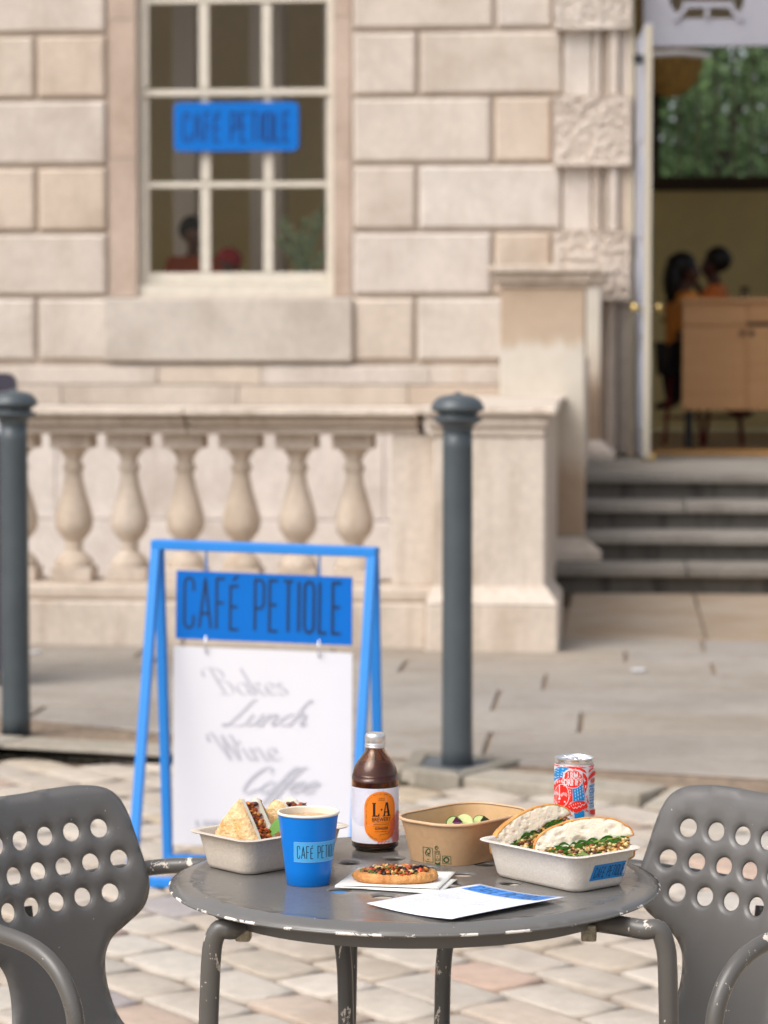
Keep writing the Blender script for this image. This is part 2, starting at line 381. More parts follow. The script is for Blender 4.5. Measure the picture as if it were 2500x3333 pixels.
# ============================================================ ground
kerb=[Z(-260,2440,0).xy,Z(0,2455,0).xy,Z(560,2488,0).xy,Z(1300,2546,0).xy,Z(2085,2624,0).xy,Z(2500,2670,0).xy,Z(2760,2699,0).xy]
kd=(kerb[-1]-kerb[0]).normalized(); kn=Vector((-kd.y,kd.x))       # along the kerb, and into the pavement
k0=kerb[2]
g=empty('cobbled_ground'); tag(g,kind='structure')
v=[(-160,-160,-.009),(160,-160,-.009),(160,14.35,-.009),(-160,14.35,-.009)]
mesh('joint_bed',v,[(0,1,2,3)],sand_m,g)
def sett(cx,cy,ang,L,W,rr):
    """one worn stone: a crowned top on a rounded, slightly crooked outline"""
    seg=[(-1,-1),(0,-1),(1,-1),(1,0),(1,1),(0,1),(-1,1),(-1,0)]
    base=[];
    for sx,sy in seg:
        k=.955 if (sx and sy) else 1.0
        base.append((sx*L/2*k*(1+rr.uniform(-.03,.03)),sy*W/2*k*(1+rr.uniform(-.05,.05))))
    h=rr.uniform(.0,.004); tx,ty=rr.uniform(-.02,.02),rr.uniform(-.03,.03)
    v=[];
    for sc,z in ((1,-.02),(.995,-.004),(.965,.0005),(.8,.0022)):
        for x,y in base: v.append((x*sc,y*sc,z+h+x*tx+y*ty-(.004 if sc>.9 and False else 0)))
    v.append((0,0,.003+h))
    f=[]
    for r_ in range(3):
        for j in range(8): f.append((r_*8+j,r_*8+(j+1)%8,(r_+1)*8+(j+1)%8,(r_+1)*8+j))
    f+=[(24+j,24+(j+1)%8,32) for j in range(8)]
    c,s=math.cos(ang),math.sin(ang)
    return [Vector((cx+x*c-y*s,cy+x*s+y*c,z)) for x,y,z in v],f
def side_of_kerb(p):
    """signed distance in front of the kerb polyline (positive: on the cobbles)"""
    best=1e9;sg=0
    for a,b in zip(kerb[:-1],kerb[1:]):
        d=b-a; t=max(0,min(1,(p-a).dot(d)/d.length_squared)); q=a+d*t; L=(p-q).length
        if L<best: best=L; n=Vector((-d.y,d.x)).normalized(); sg=-1 if (p-q).dot(n)>0 else 1
    return best*sg
rr=random.Random(11); ang=R(-49); c,s=math.cos(ang),math.sin(ang); stones=[]
W_=.165
rot=lambda u,w: Vector((-.4+u*c-w*s,7+u*s+w*c))
j=-40
while j<40:
    u=-8+rr.uniform(0,.2); w_=j*W_+rr.uniform(-.004,.004)
    while u<8:
        L=rr.uniform(.19,.31); p=rot(u+L/2,w_); u+=L
        d=side_of_kerb(p)
        if d<.02 or p.y>10.5 or p.y<-1.0 or abs(p.x)>5.5: continue
        if (p-Vector((-.535,8.80))).length<.36: continue
        stones.append((p,L-.016,W_-.015,ang+rr.uniform(-.03,.03)))
    j+=1
def px_of(p,z=0):
    v=Vector((p.x,p.y,z))-Vector((0,0,CZ)); zz=v.dot(FW)
    if zz<.3: return (-9e3,-9e3)
    return (1250+FPX*v.dot(RT)/zz,1666.5-FPX*v.dot(UP)/zz)
def vis(p):
    x,y=px_of(p); return -140<x<2640 and 2350<y<3460
near=sorted([q for q in stones if vis(q[0])],key=lambda q:q[0].y)[:295]; ids={id(q) for q in near}
for q in near:
    v,f=sett(q[0].x,q[0].y,q[3],q[1],q[2],rr); mesh('sett',v,f,sett_m,g,smooth=True)
rest=MB()
for q in stones:
    if id(q) not in ids: v,f=sett(q[0].x,q[0].y,q[3],q[1],q[2],rr); rest.add(v,f)
o=rest.build('setts_beyond_view',sett_m,g,smooth=True); tag(o,kind='stuff')
# ---- pavement: bed and flagstones laid square to the building
pv=empty('pavement'); tag(pv,kind='structure')
kl=[(kerb[0]-kd*40)]+kerb+[(kerb[-1]+kd*40)]
bedpts=[(p.x+kn.x*.03,p.y+kn.y*.03) for p in kl]+[(40,15.6),(40,16.4),(-40,16.4)]
bedpts=[(p.x+kn.x*.14,p.y+kn.y*.14) for p in kl]+[(38,14.3),(-40,14.3)]
v,f=prism(bedpts,-.015,PZ-.012); mesh('pavement_bed',v,f,sand_m,pv)
def clip(poly,a,b):
    """keeps the part of poly on the left of the line a->b"""
    out=[];n=len(poly); d=b-a
    side=lambda p:d.x*(p.y-a.y)-d.y*(p.x-a.x)
    for i in range(n):
        p,q=poly[i],poly[(i+1)%n]; sp,sq=side(p),side(q)
        if sp>=0: out.append(p)
        if (sp>=0)!=(sq>=0): out.append(p+(q-p)*(sp/(sp-sq)))
    return out
KW=.20
rowy=[7.7,8.35,8.95,9.5,10.05,10.7,11.25,11.7,12.15,12.62]
for a_,b_ in zip(rowy[:-1],rowy[1:]):
    x=-7.2+rr.uniform(0,.8)
    while x<5.5:
        L=rr.uniform(.75,1.35); x1=x+L
        if a_==12.62 and -.3<x<1.6: pass
        q=[Vector((x+.008,a_+.009)),Vector((x1-.008,a_+.009)),Vector((x1-.008,b_-.009)),Vector((x+.008,b_-.009))]
        off=kn*(KW+.006)
        for p0,p1 in zip(kerb[:-1],kerb[1:]): q=clip(q,p0-(p1-p0)*3+off if False else p0+off,p1+off) if q else q
        if len(q)>2:
            xs=[p.x for p in q]; A=max(xs)-min(xs)
            if A>.05:
                # cut out round the bollard bases is left to the slabs standing proud
                h=rr.uniform(-.002,.002); v,f=prism([(p.x,p.y) for p in q],PZ-.012,PZ+h); o=mesh('flagstone',v,f,flag_m,pv); bevel(o,.004,1)
        x=x1
kpts=kerb; run=0
for i,(a_,b_) in enumerate(zip(kerb[:-1],kerb[1:])):
    L=(b_-a_).length; n=max(1,round(L/.85))
    for j in range(n):
        p=a_+(b_-a_)*(j/n); q=a_+(b_-a_)*((j+1)/n); d=(b_-a_).normalized(); nn=Vector((-d.y,d.x))
        o_=[p+d*.004,q-d*.004,q-d*.004+nn*KW,p+d*.004+nn*KW]
        low=0
        v,f=prism([(t.x,t.y) for t in o_],-.02,PZ+rr.uniform(0,.003)+low)
        if p.x>-.36:
            for k_ in (4,5): v[k_].z=.004   # the kerb drops to the setts here
        bevel(mesh('kerb_stone',v,f,kerb_m,pv),.008,2)
# weeds in the joint under the kerb
moss=MB()
for i in range(80):
    t=rr.random()
    a_,b_=rr.choice([(kerb[1],kerb[2]),(kerb[2],kerb[3]),(Vector((-.72,8.55)),Vector((-.52,8.46))),(Vector((-.52,8.46)),Vector((-.35,8.62)))]) 
    if (a_-kerb[1]).length<.01 and rr.random()<.4: continue
    p=a_+(b_-a_)*t; d=(b_-a_).normalized(); n_=Vector((d.y,-d.x)); p=p+n_*rr.uniform(0,.02)
    for k in range(3):
        a=rr.uniform(0,6.28); h=rr.uniform(.006,.02); r_=rr.uniform(.004,.012)
        e=Vector((math.cos(a)*r_,math.sin(a)*r_,h)); s2=Vector((-math.sin(a),math.cos(a),0))*.003
        b=Vector((p.x,p.y,-.012)); moss.add([b-s2,b+s2,b+e+s2,b+e-s2],[(0,1,2,3)])
o=moss.build('moss_and_weeds',mat('moss',(.07,.085,.025),.9,var=.4,scale=30)); tag(o,kind='stuff')
for i,(px_,py_,r_) in enumerate(((112,2122,.03),(2078,2180,.032),(1,1,0))):
    if r_:
        p=Z(px_,py_,PZ+.004); o=mesh('chewing_gum',*prism([(p.x+x,p.y+y) for x,y in rrect(r_,r_*1.6,r_*.95,4)],PZ+.003,PZ+.007),mat('pale_gum',(.55,.54,.54),.8)); tag(o,'flat pale spot of litter on the pavement '+('right of the nearer bollard' if i else 'beside the far left bollard'),'litter')
# ---- steps up to the door
st=empty('stone_steps',(.5,16,PZ)); tag(st,kind='structure')
fronts=[15.0,15.42,15.87,16.35]; X0=-.42; X1=3.2; RISE=(LZ-PZ)/4
pave2=MB(); pave2.box(-1.4,40,14.315,15.06,-.02,PZ-.002); 
for k,yf in enumerate(fronts):
    zt=PZ+RISE*(k+1); yb=fronts[k+1]+.03 if k<3 else YW-.02
    x=X0; cuts=[X0,.36+rr.uniform(-.03,.03),1.5,X1] if k in (0,2) else [X0,.33,2.0,X1]
    if k==1: cuts=[X0,1.1,X1]
    if k==3: cuts=[X0,1.3,X1]
    for a_,b_ in zip(cuts[:-1],cuts[1:]):
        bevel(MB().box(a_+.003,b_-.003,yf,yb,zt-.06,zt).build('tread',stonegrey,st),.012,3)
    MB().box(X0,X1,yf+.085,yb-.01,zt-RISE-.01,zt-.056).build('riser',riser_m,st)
# paving between the pavement and the first step
for a_,b_ in ((-.30,.372),(.384,1.6),(1.612,2.6),(2.612,3.9)):
    bevel(MB().box(a_,b_,12.632,15.05,-.01,PZ).build('flagstone',mat('ochre_flag',(.31,.225,.145),.85,col2=(.40,.33,.26),scale=1.6,bump=.2,bscale=40),pv),.004,1)
# ============================================================ the stone building
bl=empty('stone_building',(0,YW,0)); tag(bl,'rusticated pale stone building with a sash window and an open doorway','building')
def W(px_,py_,y=YW): return Y(px_,py_,y)
zr=[W(1000,y_).z for y_ in (1179,965,753,536,316,102,-114,-332)]
PITCHZ=zr[1]-zr[0]
G=.012; DEP=.05     # half a joint, depth of the joints
def ashlar(x0,x1,z0,z1,yf=YW,name='stone_block',m=None,ch=.04,parent=bl,dep=DEP):
    dx_,dz_=rr.uniform(-.002,.002),rr.uniform(-.002,.002)
    xa,xb,za,zb=x0+G,x1-G,z0+G,z1-G
    v=[(xa,yf+dep,za),(xb,yf+dep,za),(xb,yf+dep,zb),(xa,yf+dep,zb)]
    v+=[(xa,yf+.022,za),(xb,yf+.022,za),(xb,yf+.022,zb),(xa,yf+.022,zb)]
    v+=[(xa+ch*.5,yf,za+ch*.5),(xb-ch*.5,yf,za+ch*.5),(xb-ch*.5,yf,zb-ch*.5),(xa+ch*.5,yf,zb-ch*.5)]
    f=[(8,9,10,11)]+[(a+i,a+(i+1)%4,a+4+(i+1)%4,a+4+i) for a in (0,4) for i in range(4)]
    o=mesh(name,v,f,m or stone,parent); bevel(o,.008,2,20); return o
xl=lambda px_,y_=600: W(px_,y_).x
XJ0,XJ1=xl(350),xl(1143)           # ends of the blocks either side of the window
XP=xl(1800); XD=xl(2062)           # banded pilaster, then the doorway
left_rows=[[-1500,-1000,-560,-60,115],[-1700,-1200,-700,-330],[-1500,-1000,-560,-230,118],[-1700,-1200,-700,-300],[-1500,-1000,-560,-60,118],[-1700,-1200,-700,-300],[-1500,-1000,-560,-60,118]]
right_rows=[[1353],[1605],[1358],[1603],[1360],[1610],[1358]]
for i in range(7):
    z0,z1=zr[i],zr[i+1]
    xs=[xl(a) for a in left_rows[i]]+[XJ0]
    for a_,b_ in zip(xs[:-1],xs[1:]):
        if i==0 or z0>5.0 or b_<=-6.3 or a_>=-4.9: ashlar(a_,b_,z0,z1)
        else:
            if a_<-6.35: ashlar(a_,-6.3,z0,z1)
            if b_>-4.85: ashlar(-4.9,b_,z0,z1)
    end=xl(1625) if i==0 else (XP if i%2 else xl(1832))
    end=XP if i in (1,3,5) else xl(1834)
    xs=[XJ1]+[xl(a) for a in right_rows[i]]+[end]
    for a_,b_ in zip(xs[:-1],xs[1:]): ashlar(a_,b_,z0,z1)
# wall behind the blocks, with the window and door openings left open; thick enough to show its reveals
ZT=zr[-1]; WX0,WX1=xl(356),xl(1136); WZ0=W(760,965).z; yb0,yb1=YW+DEP,YW+.5
XR=3.4; DX1=XD+1.55; DZ1=5.6
bw=MB()
bw.box(-9,-6.3,yb0,yb1,-2.6,ZT).box(-4.9,WX0,yb0,yb1,-2.6,ZT).box(-6.3,-4.9,yb0,yb1,-2.6,WZ0).box(-6.3,-4.9,yb0,yb1,5.0,ZT).box(WX0,WX1,yb0,yb1,-2.6,WZ0).box(WX1,XD-.0,yb0,yb1,-2.6,ZT).box(XD,DX1,yb0,yb1,-2.6,LZ-.002).box(DX1,6,yb0,yb1,-2.6,ZT+0.)  # the far-left opening is unseen, added to let daylight into the room
bw.box(WX0,WX1,yb0,yb1,5.2,ZT) if ZT>5.3 else None
bw.box(-9,6,yb0,yb1,ZT+.001,ZT+3)
bw.build('wall',stone2,bl)
for i in range(7):   # blocks right of the door, out of the picture
    z0,z1=zr[i],zr[i+1]; xs=[DX1+.55,DX1+1.4,DX1+2.3] if i%2 else [DX1+.55,DX1+1.0,DX1+1.9,DX1+2.3]
    for a_,b_ in zip(xs[:-1],xs[1:]): ashlar(a_,b_,z0,z1)
# plinth courses under the blocks
plinth_m=stone_mat('pale_plinth_stone',[(0,(.66,.60,.555)),(1,(.70,.645,.60))],streak=.12)
def course(y0_,y1_,yf,joints,name='plinth_stone',chz=.0,xe=None):
    za,zb=W(600,y1_,yf).z,W(600,y0_,yf).z
    xs=[-8.5]+[W(j,y0_,yf).x for j in joints]+[xe or W(1800,y0_,yf).x]
    for a_,b_ in zip(xs[:-1],xs[1:]):
        bevel(MB().box(a_+.002,b_-.002,yf,YW+.2,za,zb-.003).build(name,plinth_m if y1_>1320 else stone,bl),.01,2)
course(1190,1252,YW-.03,[-640,-200,515,850,1400])
course(1254,1320,YW-.05,[-700,200,775,1330])
course(1321,1690,YW-.054,[-800,180,1250])
course(1694,1888,YW-.12,[-600,60,1180])
course(1890,2160,YW-.14,[-300,420,980])
# window sill block and flat jambs
sb=bevel(MB().box(xl(338),xl(1148),YW-.05,YW+.3,zr[0]+.004,zr[1]-.01).build('sill_stone',stone_mat('sill_stone_m',[(0,(.58,.53,.48)),(1,(.60,.55,.49))],streak=.1),bl),.015,2)
jamb_m=stone_mat('jamb_stone',[(0,(.53,.42,.345)),(1,(.56,.45,.375))],streak=.3)
for a_,b_ in ((352,441),(1084,1141)):
    for k in range(3):
        h0=zr[1]+k*1.0; MB().box(xl(a_),xl(b_),YW+.03,YW+.22,h0+.002,min(h0+1.0,ZT)-.002).build('jamb_stone',jamb_m,bl)
# ---- sash window
wy=YW+.13
wn=empty('window'); put(wn,bl)
def wbox(x0,x1,y0,y1,ya,yb,nm,m=frame_m):
    a=W(x0,y1,wy); b=W(x1,y0,wy); return bevel(MB().box(a.x,b.x,ya,yb,a.z,b.z).build(nm,m,wn),.006,2)
wbox(440,462,-420,948,wy-.02,wy+.10,'window_frame'); wbox(1076,1090,-420,948,wy-.02,wy+.10,'window_frame'); 
wbox(437,1092,926,966,wy-.06,wy+.12,'window_sill')
wbox(463,484,316,925,wy+.01,wy+.05,'sash'); wbox(1062,1075,316,925,wy+.01,wy+.05,'sash'); wbox(484.5,1061.5,886,925,wy+.01,wy+.05,'sash')
wbox(463,1075,287,315,wy-.012,wy+.05,'meeting_rail')
wbox(463,482,-420,286,wy-.01,wy+.03,'sash'); wbox(1064,1075,-420,286,wy-.01,wy+.03,'sash')
for a_,b_ in ((652,684),(857,888)):
    for ya,yb in ((316,588),(613,885)): wbox(a_,b_,ya+.5,yb-.5,wy+.015,wy+.045,'glazing_bar')
    wbox(a_-4,b_-4,14,286.5,wy-.005,wy+.025,'glazing_bar'); wbox(a_-4,b_-4,-280,-14,wy-.005,wy+.025,'glazing_bar')
wbox(485,1061,589,612,wy+.012,wy+.047,'glazing_bar'); wbox(483,1063,-13,13,wy-.008,wy+.028,'glazing_bar')
gl=glass_mat()
for xa,xb in ((480,656),(680,861),(884,1066)):
    for ya,yb,yy in ((314,592,wy+.03),(609,890,wy+.03),(10,290,wy+.01),(-284,-10,wy+.01)):
        a=W(xa,yb,wy); b=W(xb,ya,wy); t=rr.uniform(-.004,.004)
        mesh('pane',[(a.x,yy+t,a.z),(b.x,yy-t,a.z),(b.x,yy-t+rr.uniform(-.003,.003),b.z),(a.x,yy+t,b.z)],[(0,1,2,3)],gl,wn)
# ---- banded pilaster left of the door: smooth mouldings between vermiculated blocks
def verm(x0,x1,z0,z1,yf,yb,name='vermiculated_block'):
    nx=int((x1-x0)/.011); nz=int((z1-z0)/.011); v=[];f=[]
    def hgt(x,z):
        e=min(x-x0,x1-x,z-z0,z1-z); 
        n1=noise.noise(Vector((x*21,z*21,3.1)))*1.2+.6*noise.noise(Vector((x*47,z*47,7)))
        d=.0 if n1>.05 else min(1,(.05-n1)*4)
        k=max(0,min(1,(e-.012)/.015)); return d*k
    for j in range(nz+1):
        for i in range(nx+1):
            x=x0+(x1-x0)*i/nx; z=z0+(z1-z0)*j/nz; v.append((x,yf+.019*hgt(x,z),z))
    f=[(j*(nx+1)+i,j*(nx+1)+i+1,(j+1)*(nx+1)+i+1,(j+1)*(nx+1)+i) for j in range(nz) for i in range(nx)]
    m_=MB().add(v,f)
    for a_,b_,c_,d_ in ((x0,x0,z0,z1),(x1,x1,z0,z1)): m_.add([(a_,yf,c_),(a_,yb,c_),(a_,yb,d_),(a_,yf,d_)],[(0,1,2,3)])
    for z_ in (z0,z1): m_.add([(x0,yf,z_),(x1,yf,z_),(x1,yb,z_),(x0,yb,z_)],[(0,1,2,3)])
    return m_.build(name,stone,bl,smooth=False)
zE0=W(1900,978,YW-.1).z; zE1=W(1900,752,YW-.1).z
for ya,yb in ((538,312),(978,752),(92,-118)):
    z0,z1=W(1900,ya,YW-.11).z,W(1900,yb,YW-.11).z; verm(xl(1803),xl(2052),z0,z1,YW-.11,YW+.06)
def strip(pa,pb,ya,yb,yf,yk=YW+.06,nm='moulding'):
    z0,z1=W(1900,ya,YW-.05).z,W(1900,yb,YW-.05).z; bevel(MB().box(xl(pa),xl(pb),yf,yk,z0+.003,z1-.003).build(nm,stone,bl),.012,3)
for ya,yb in ((752,538),(312,92),(1478,978)):
    strip(1834,1925,ya,yb,YW-.02,nm='pilaster_shaft'); strip(1930,1952,ya,yb,YW-.045); strip(1957,1976,ya,yb,YW-.005); strip(1980,2012,ya,yb,YW-.06); strip(2016,2052,ya,yb,YW-.015)
# ---- doorway: reveal, fanlight panel, threshold, open door leaf
dr=empty('door_surround',(XD,YW,LZ)); put(dr,bl)
lil=mat('lilac_grey_paint',(.36,.355,.40),.4,var=.05,scale=6)
cream=mat('cream_edge_paint',(.56,.50,.38),.5)
ZD=W(2200,152,YW+.12).z
MB().box(XD-.03,XD-.001,YW-.04,YW+.45,LZ,6).build('door_frame',cream,dr)
# fanlight: a panel with an octagon of glazing bars over the opening
fz0=ZD; fy=YW+.10; fx0=W(2094,60,fy).x; fx1=fx0+1.32
P0=lambda px_,py_:(W(px_,py_,fy).x,W(px_,py_,fy).z)
a0=P0(2180,65); fcx=W(2300,40,fy).x
oct_=[P0(2180,-150),P0(2180,10),P0(2212,60),P0(2398,60),P0(2422,10),P0(2422,-150)]
outer=[(fx0,fz0),(fx1,fz0),(fx1,fz0+1.3),(fx0,fz0+1.3)]
V,T=fill(resample(outer,.06),[resample(oct_,.05)],.06)
m_=MB().add([(x,fy,z) for x,z in V],T); m_.add([(x,fy+.05,z) for x,z in V],T)
for lp in (outer,oct_):
    n=len(lp)
    for i in range(n):
        a_,b_=lp[i],lp[(i+1)%n]; m_.add([(a_[0],fy,a_[1]),(b_[0],fy,b_[1]),(b_[0],fy+.05,b_[1]),(a_[0],fy+.05,a_[1])],[(0,1,2,3)])
m_.build('fanlight_panel',lil,dr)
def bar(p,q,w_,y0,y1,nm,m,par):
    p,q=Vector(p),Vector(q); d=(q-p).normalized(); n=Vector((-d.y,d.x))*w_/2
    pts=[p-n,q-n,q+n,p+n]; v=[(t.x,y0,t.y) for t in pts]+[(t.x,y1,t.y) for t in pts]
    return mesh(nm,v,[(0,1,2,3),(7,6,5,4)]+[(i,(i+1)%4,4+(i+1)%4,4+i) for i in range(4)],m,par)
bar(P0(2196,66),P0(2232,24),.035,fy-.02,fy+.06,'fanlight_bar',lil,dr); bar(P0(2412,66),P0(2378,24),.035,fy-.021,fy+.061,'fanlight_bar',lil,dr)
bar(P0(2222,16),P0(2388,16),.04,fy-.022,fy+.062,'fanlight_bar',lil,dr); bar(P0(2301,62),P0(2301,22),.03,fy-.018,fy+.058,'fanlight_bar',lil,dr)
mesh('pane',[(fx0+.05,fy+.03,fz0+.05),(fx1-.05,fy+.03,fz0+.05),(fx1-.05,fy+.03,fz0+1.2),(fx0+.05,fy+.03,fz0+1.2)],[(0,1,2,3)],gl,dr)
MB().box(fx0,DX1,fy-.02,fy+.08,fz0+1.301,ZT+.5).build('transom',lil,dr)
MB().box(fx1+.001,DX1,fy+.06,fy+.12,LZ,fz0+1.3).build('side_panel',lil,dr)
bevel(MB().box(XD,DX1,YW-.10,YW+.5,LZ-.001,LZ+.03).build('threshold',mat('worn_brass_oak',(.42,.22,.07),.45,var=.2,scale=4,stretch=(1,12,1)),dr),.008,2)
# the leaf stands open at right angles to the wall, seen on its edge
hx=W(2072,1000,YW-.05).x
DL=empty('open_door',(hx,YW-.02,LZ)); tag(DL,'tall blue grey door leaf standing open square to the wall, brass knob','door')
zt=W(2090,118,YW-.3).z; blu=mat('door_blue_paint',(.40,.43,.52),.35,var=.05,scale=6)
bevel(MB().box(hx-.012,hx+.038,YW-1.02,YW-.02,LZ+.02,zt).build('leaf',blu,DL),.004,2)
for k in range(4):
    z0=LZ+.2+k*(zt-LZ-.3)/4; bevel(MB().box(hx+.038,hx+.046,YW-.92,YW-.12,z0,z0+(zt-LZ-.3)/4-.12).build('raised_panel',blu,DL),.006,2)
    bevel(MB().box(hx-.020,hx-.012,YW-.92,YW-.12,z0,z0+(zt-LZ-.3)/4-.12).build('raised_panel',blu,DL),.006,2)
MB().box(hx-.008,hx+.034,YW-1.026,YW-1.0201,LZ+.03,zt-.01).build('edge_strip',cream,DL)
brass=mat('brass',(.75,.55,.22),.25,1.)
kz=W(2121,1002,YW-.95).z
k=MB()
for sgn in (-1,1):
    pr_=[(.012,0),(.012,.03),(.03,.04),(.036,.055),(.03,.072),(.0,.078)]; b_=MB().lathe(pr_,16)
    Mx=Matrix.Translation(Vector((hx+(.040 if sgn>0 else -.014),YW-.95,kz)))@Matrix.Rotation(R(90*sgn),4,'Y')
    k.add([Mx@p for p in b_.v],b_.f)
k.build('knob',brass,DL,smooth=True)
bevel(MB().box(hx+.04,hx+.13,YW-1.0,YW-.9,LZ+.001,LZ+.045).build('door_stop',mat('brass_stop',(.6,.42,.16),.4,.7)),.01,2); DL.rotation_euler=(0,0,R(3.2)); tag(bpy.data.objects['door_stop'],'small brass door stop on the landing at the foot of the open door','door stop')
cl=MB().box(hx-.035,hx+.03,YW-.99,YW-.93,zt-.26,zt-.20); cl.build('door_closer',mat('black_metal',(.02,.02,.022),.4),DL)
MB().tube([(hx+.03,YW-.96,zt-.2),(hx+.28,YW-.5,zt-.14),(hx+.50,YW-.1,zt-.12)],.02,8).build('closer_arm',mat('pale_metal',(.6,.6,.6),.4,.6),DL)
# ---- the room behind: floor, side walls, back wall with a high window, ceiling
rm=empty('cafe_room',(0,23,LZ)); tag(rm,kind='structure')
ol=mat('olive_wall',(.80,.68,.34),.8,var=.06,scale=2); YB=25.5
MB().box(-7,4,yb1,YB,LZ-.10,LZ-.004).build('room_floor',mat('dark_boards',(.36,.24,.13),.5,var=.3,scale=3,stretch=(1,14,1)),rm)
MB().box(-7,4,yb1,YB,5.9,6.0).build('room_ceiling',mat('room_ceiling_m',(.72,.68,.58),.8),rm)
MB().box(-7.1,-7,yb1,YB,LZ,5.9).build('room_wall',ol,rm); MB().box(4,4.1,yb1,YB,LZ,1.7).box(4,4.1,yb1,20.6,1.7,5.9).box(4,4.1,24.4,YB,1.7,5.9).box(4,4.1,20.6,24.4,5.2,5.9).build('room_wall',ol,rm)  # gap in the right wall, out of view, added so daylight enters sideways
bz0=Y(2300,578,YB).z; bz1=Y(2300,128,YB).z; bx0=Y(2143,400,YB).x; bx1=bx0+2.0
b_=MB().box(-7,-6.6,YB,YB+.3,LZ,5.9).box(-5.0,bx0,YB,YB+.3,LZ,5.9).box(-6.6,-5.0,YB,YB+.3,LZ,2.2).box(bx1,4,YB,YB+.3,LZ,5.9).box(bx0,bx1,YB,YB+.3,LZ,bz0).box(bx0,bx1,YB,YB+.3,bz1,5.9); b_.build('back_wall',ol,rm)  # the far-left opening is extra, added to bring more daylight inside
br_=mat('dark_brown_frame',(.05,.028,.015),.5)
fr=MB().box(bx0-.10,bx0+.015,YB-.03,YB+.05,bz0-.12,bz1).box(bx0-.1,bx1,YB-.031,YB+.05,bz0-.12,bz0+.01)
fr.build('back_window_frame',br_,rm)
for x_ in [bx0+.2+.17*k for k in range(11)]: MB().box(x_-.010,x_+.010,YB+.06,YB+.09,bz0,bz1).build('back_window_bar',mat('back_bar',(.42,.44,.36),.6),rm)
# pale columns added behind the front window in place of its reflections
for x_,w_ in ((-3.62,.18),(-3.0,.26),(-2.42,.10)):
    MB().box(x_,x_+w_,21.2,21.5,LZ,5.9).build('added_pier',mat('added_pier_tone',(.70,.62,.50),.8),rm)
# terrace and trees beyond the back window
tr=MB()
rt=random.Random(5); lm=mat('tree_leaf',(.09,.15,.05),.55,var=.5,scale=1.5,rand=.0)
def leafcloud(mb,c,rad,n,size,rnd,mi=0):
    for i in range(n):
        while 1:
            p=Vector((rnd.uniform(-1,1),rnd.uniform(-1,1),rnd.uniform(-1,1)))
            if p.length<1: break
        q=Vector(c)+Vector((p.x*rad[0],p.y*rad[1],p.z*rad[2]))
        if noise.noise(q*1.1)<-.12: continue
        d=Vector((rnd.gauss(0,1),rnd.gauss(0,1),rnd.gauss(0,1))).normalized(); e=d.orthogonal().normalized(); s_=size*rnd.uniform(.6,1.4)
        mb.add([q-d*s_,q+e*s_*.5,q+d*s_,q-e*s_*.5],[(0,1,2,3)],mi)
bark=mat('bark',(.06,.05,.035),.9)
for i,(x_,y_,zc,rx,hh) in enumerate(((-.3,34,4.9,1.7,3.4),(1.3,36,4.6,1.6,3.6),(-1.6,38,5.4,2.0,4.2))):
    t=empty('plane_tree',(x_,y_,0)); tag(t,['leafy green tree beyond the back window, near its left side','leafy green tree beyond the back window, near its right side','darker tree standing furthest behind the back window'][i],'tree','trees behind the building')
    MB().tube(smooth_path([(x_,y_,0),(x_+.1,y_,2.0),(x_-.1,y_,3.6),(x_+.3,y_,5.2)],4),[.15-.006*k for k in range(13)],8).build('trunk',bark,t)
    m_=MB(); leafcloud(m_,(x_,y_,zc),(rx,1.2,hh*.5),2600,.10,rt); m_.build('crown',lm,t)
m_=MB(); leafcloud(m_,(-.5,44,6.2),(8,1.2,4.6),9000,.22,rt); leafcloud(m_,(-.5,43,3.6),(8,.8,1.4),3500,.16,rt); o=m_.build('tree_belt',lm); tag(o,kind='stuff')
MB().box(-30,30,YB+.31,120,-.2,-.05).build('terrace',mat('terrace_stone',(.30,.30,.25),.9,var=.2,scale=1)); tag(bpy.data.objects['terrace'],kind='structure')
pa=empty('terrace_parapet',(0,32,0)); tag(pa,'pale stone parapet seen through the back window under the trees','parapet')
MB().box(-4,6,32,32.3,-.05,3.1).build('parapet_wall',mat('parapet_stone',(.36,.36,.30),.85,var=.15,scale=2),pa); bevel(MB().box(-4,6,31.95,32.35,3.1,3.3).build('coping',MATS['parapet_stone'],pa),.02,2)
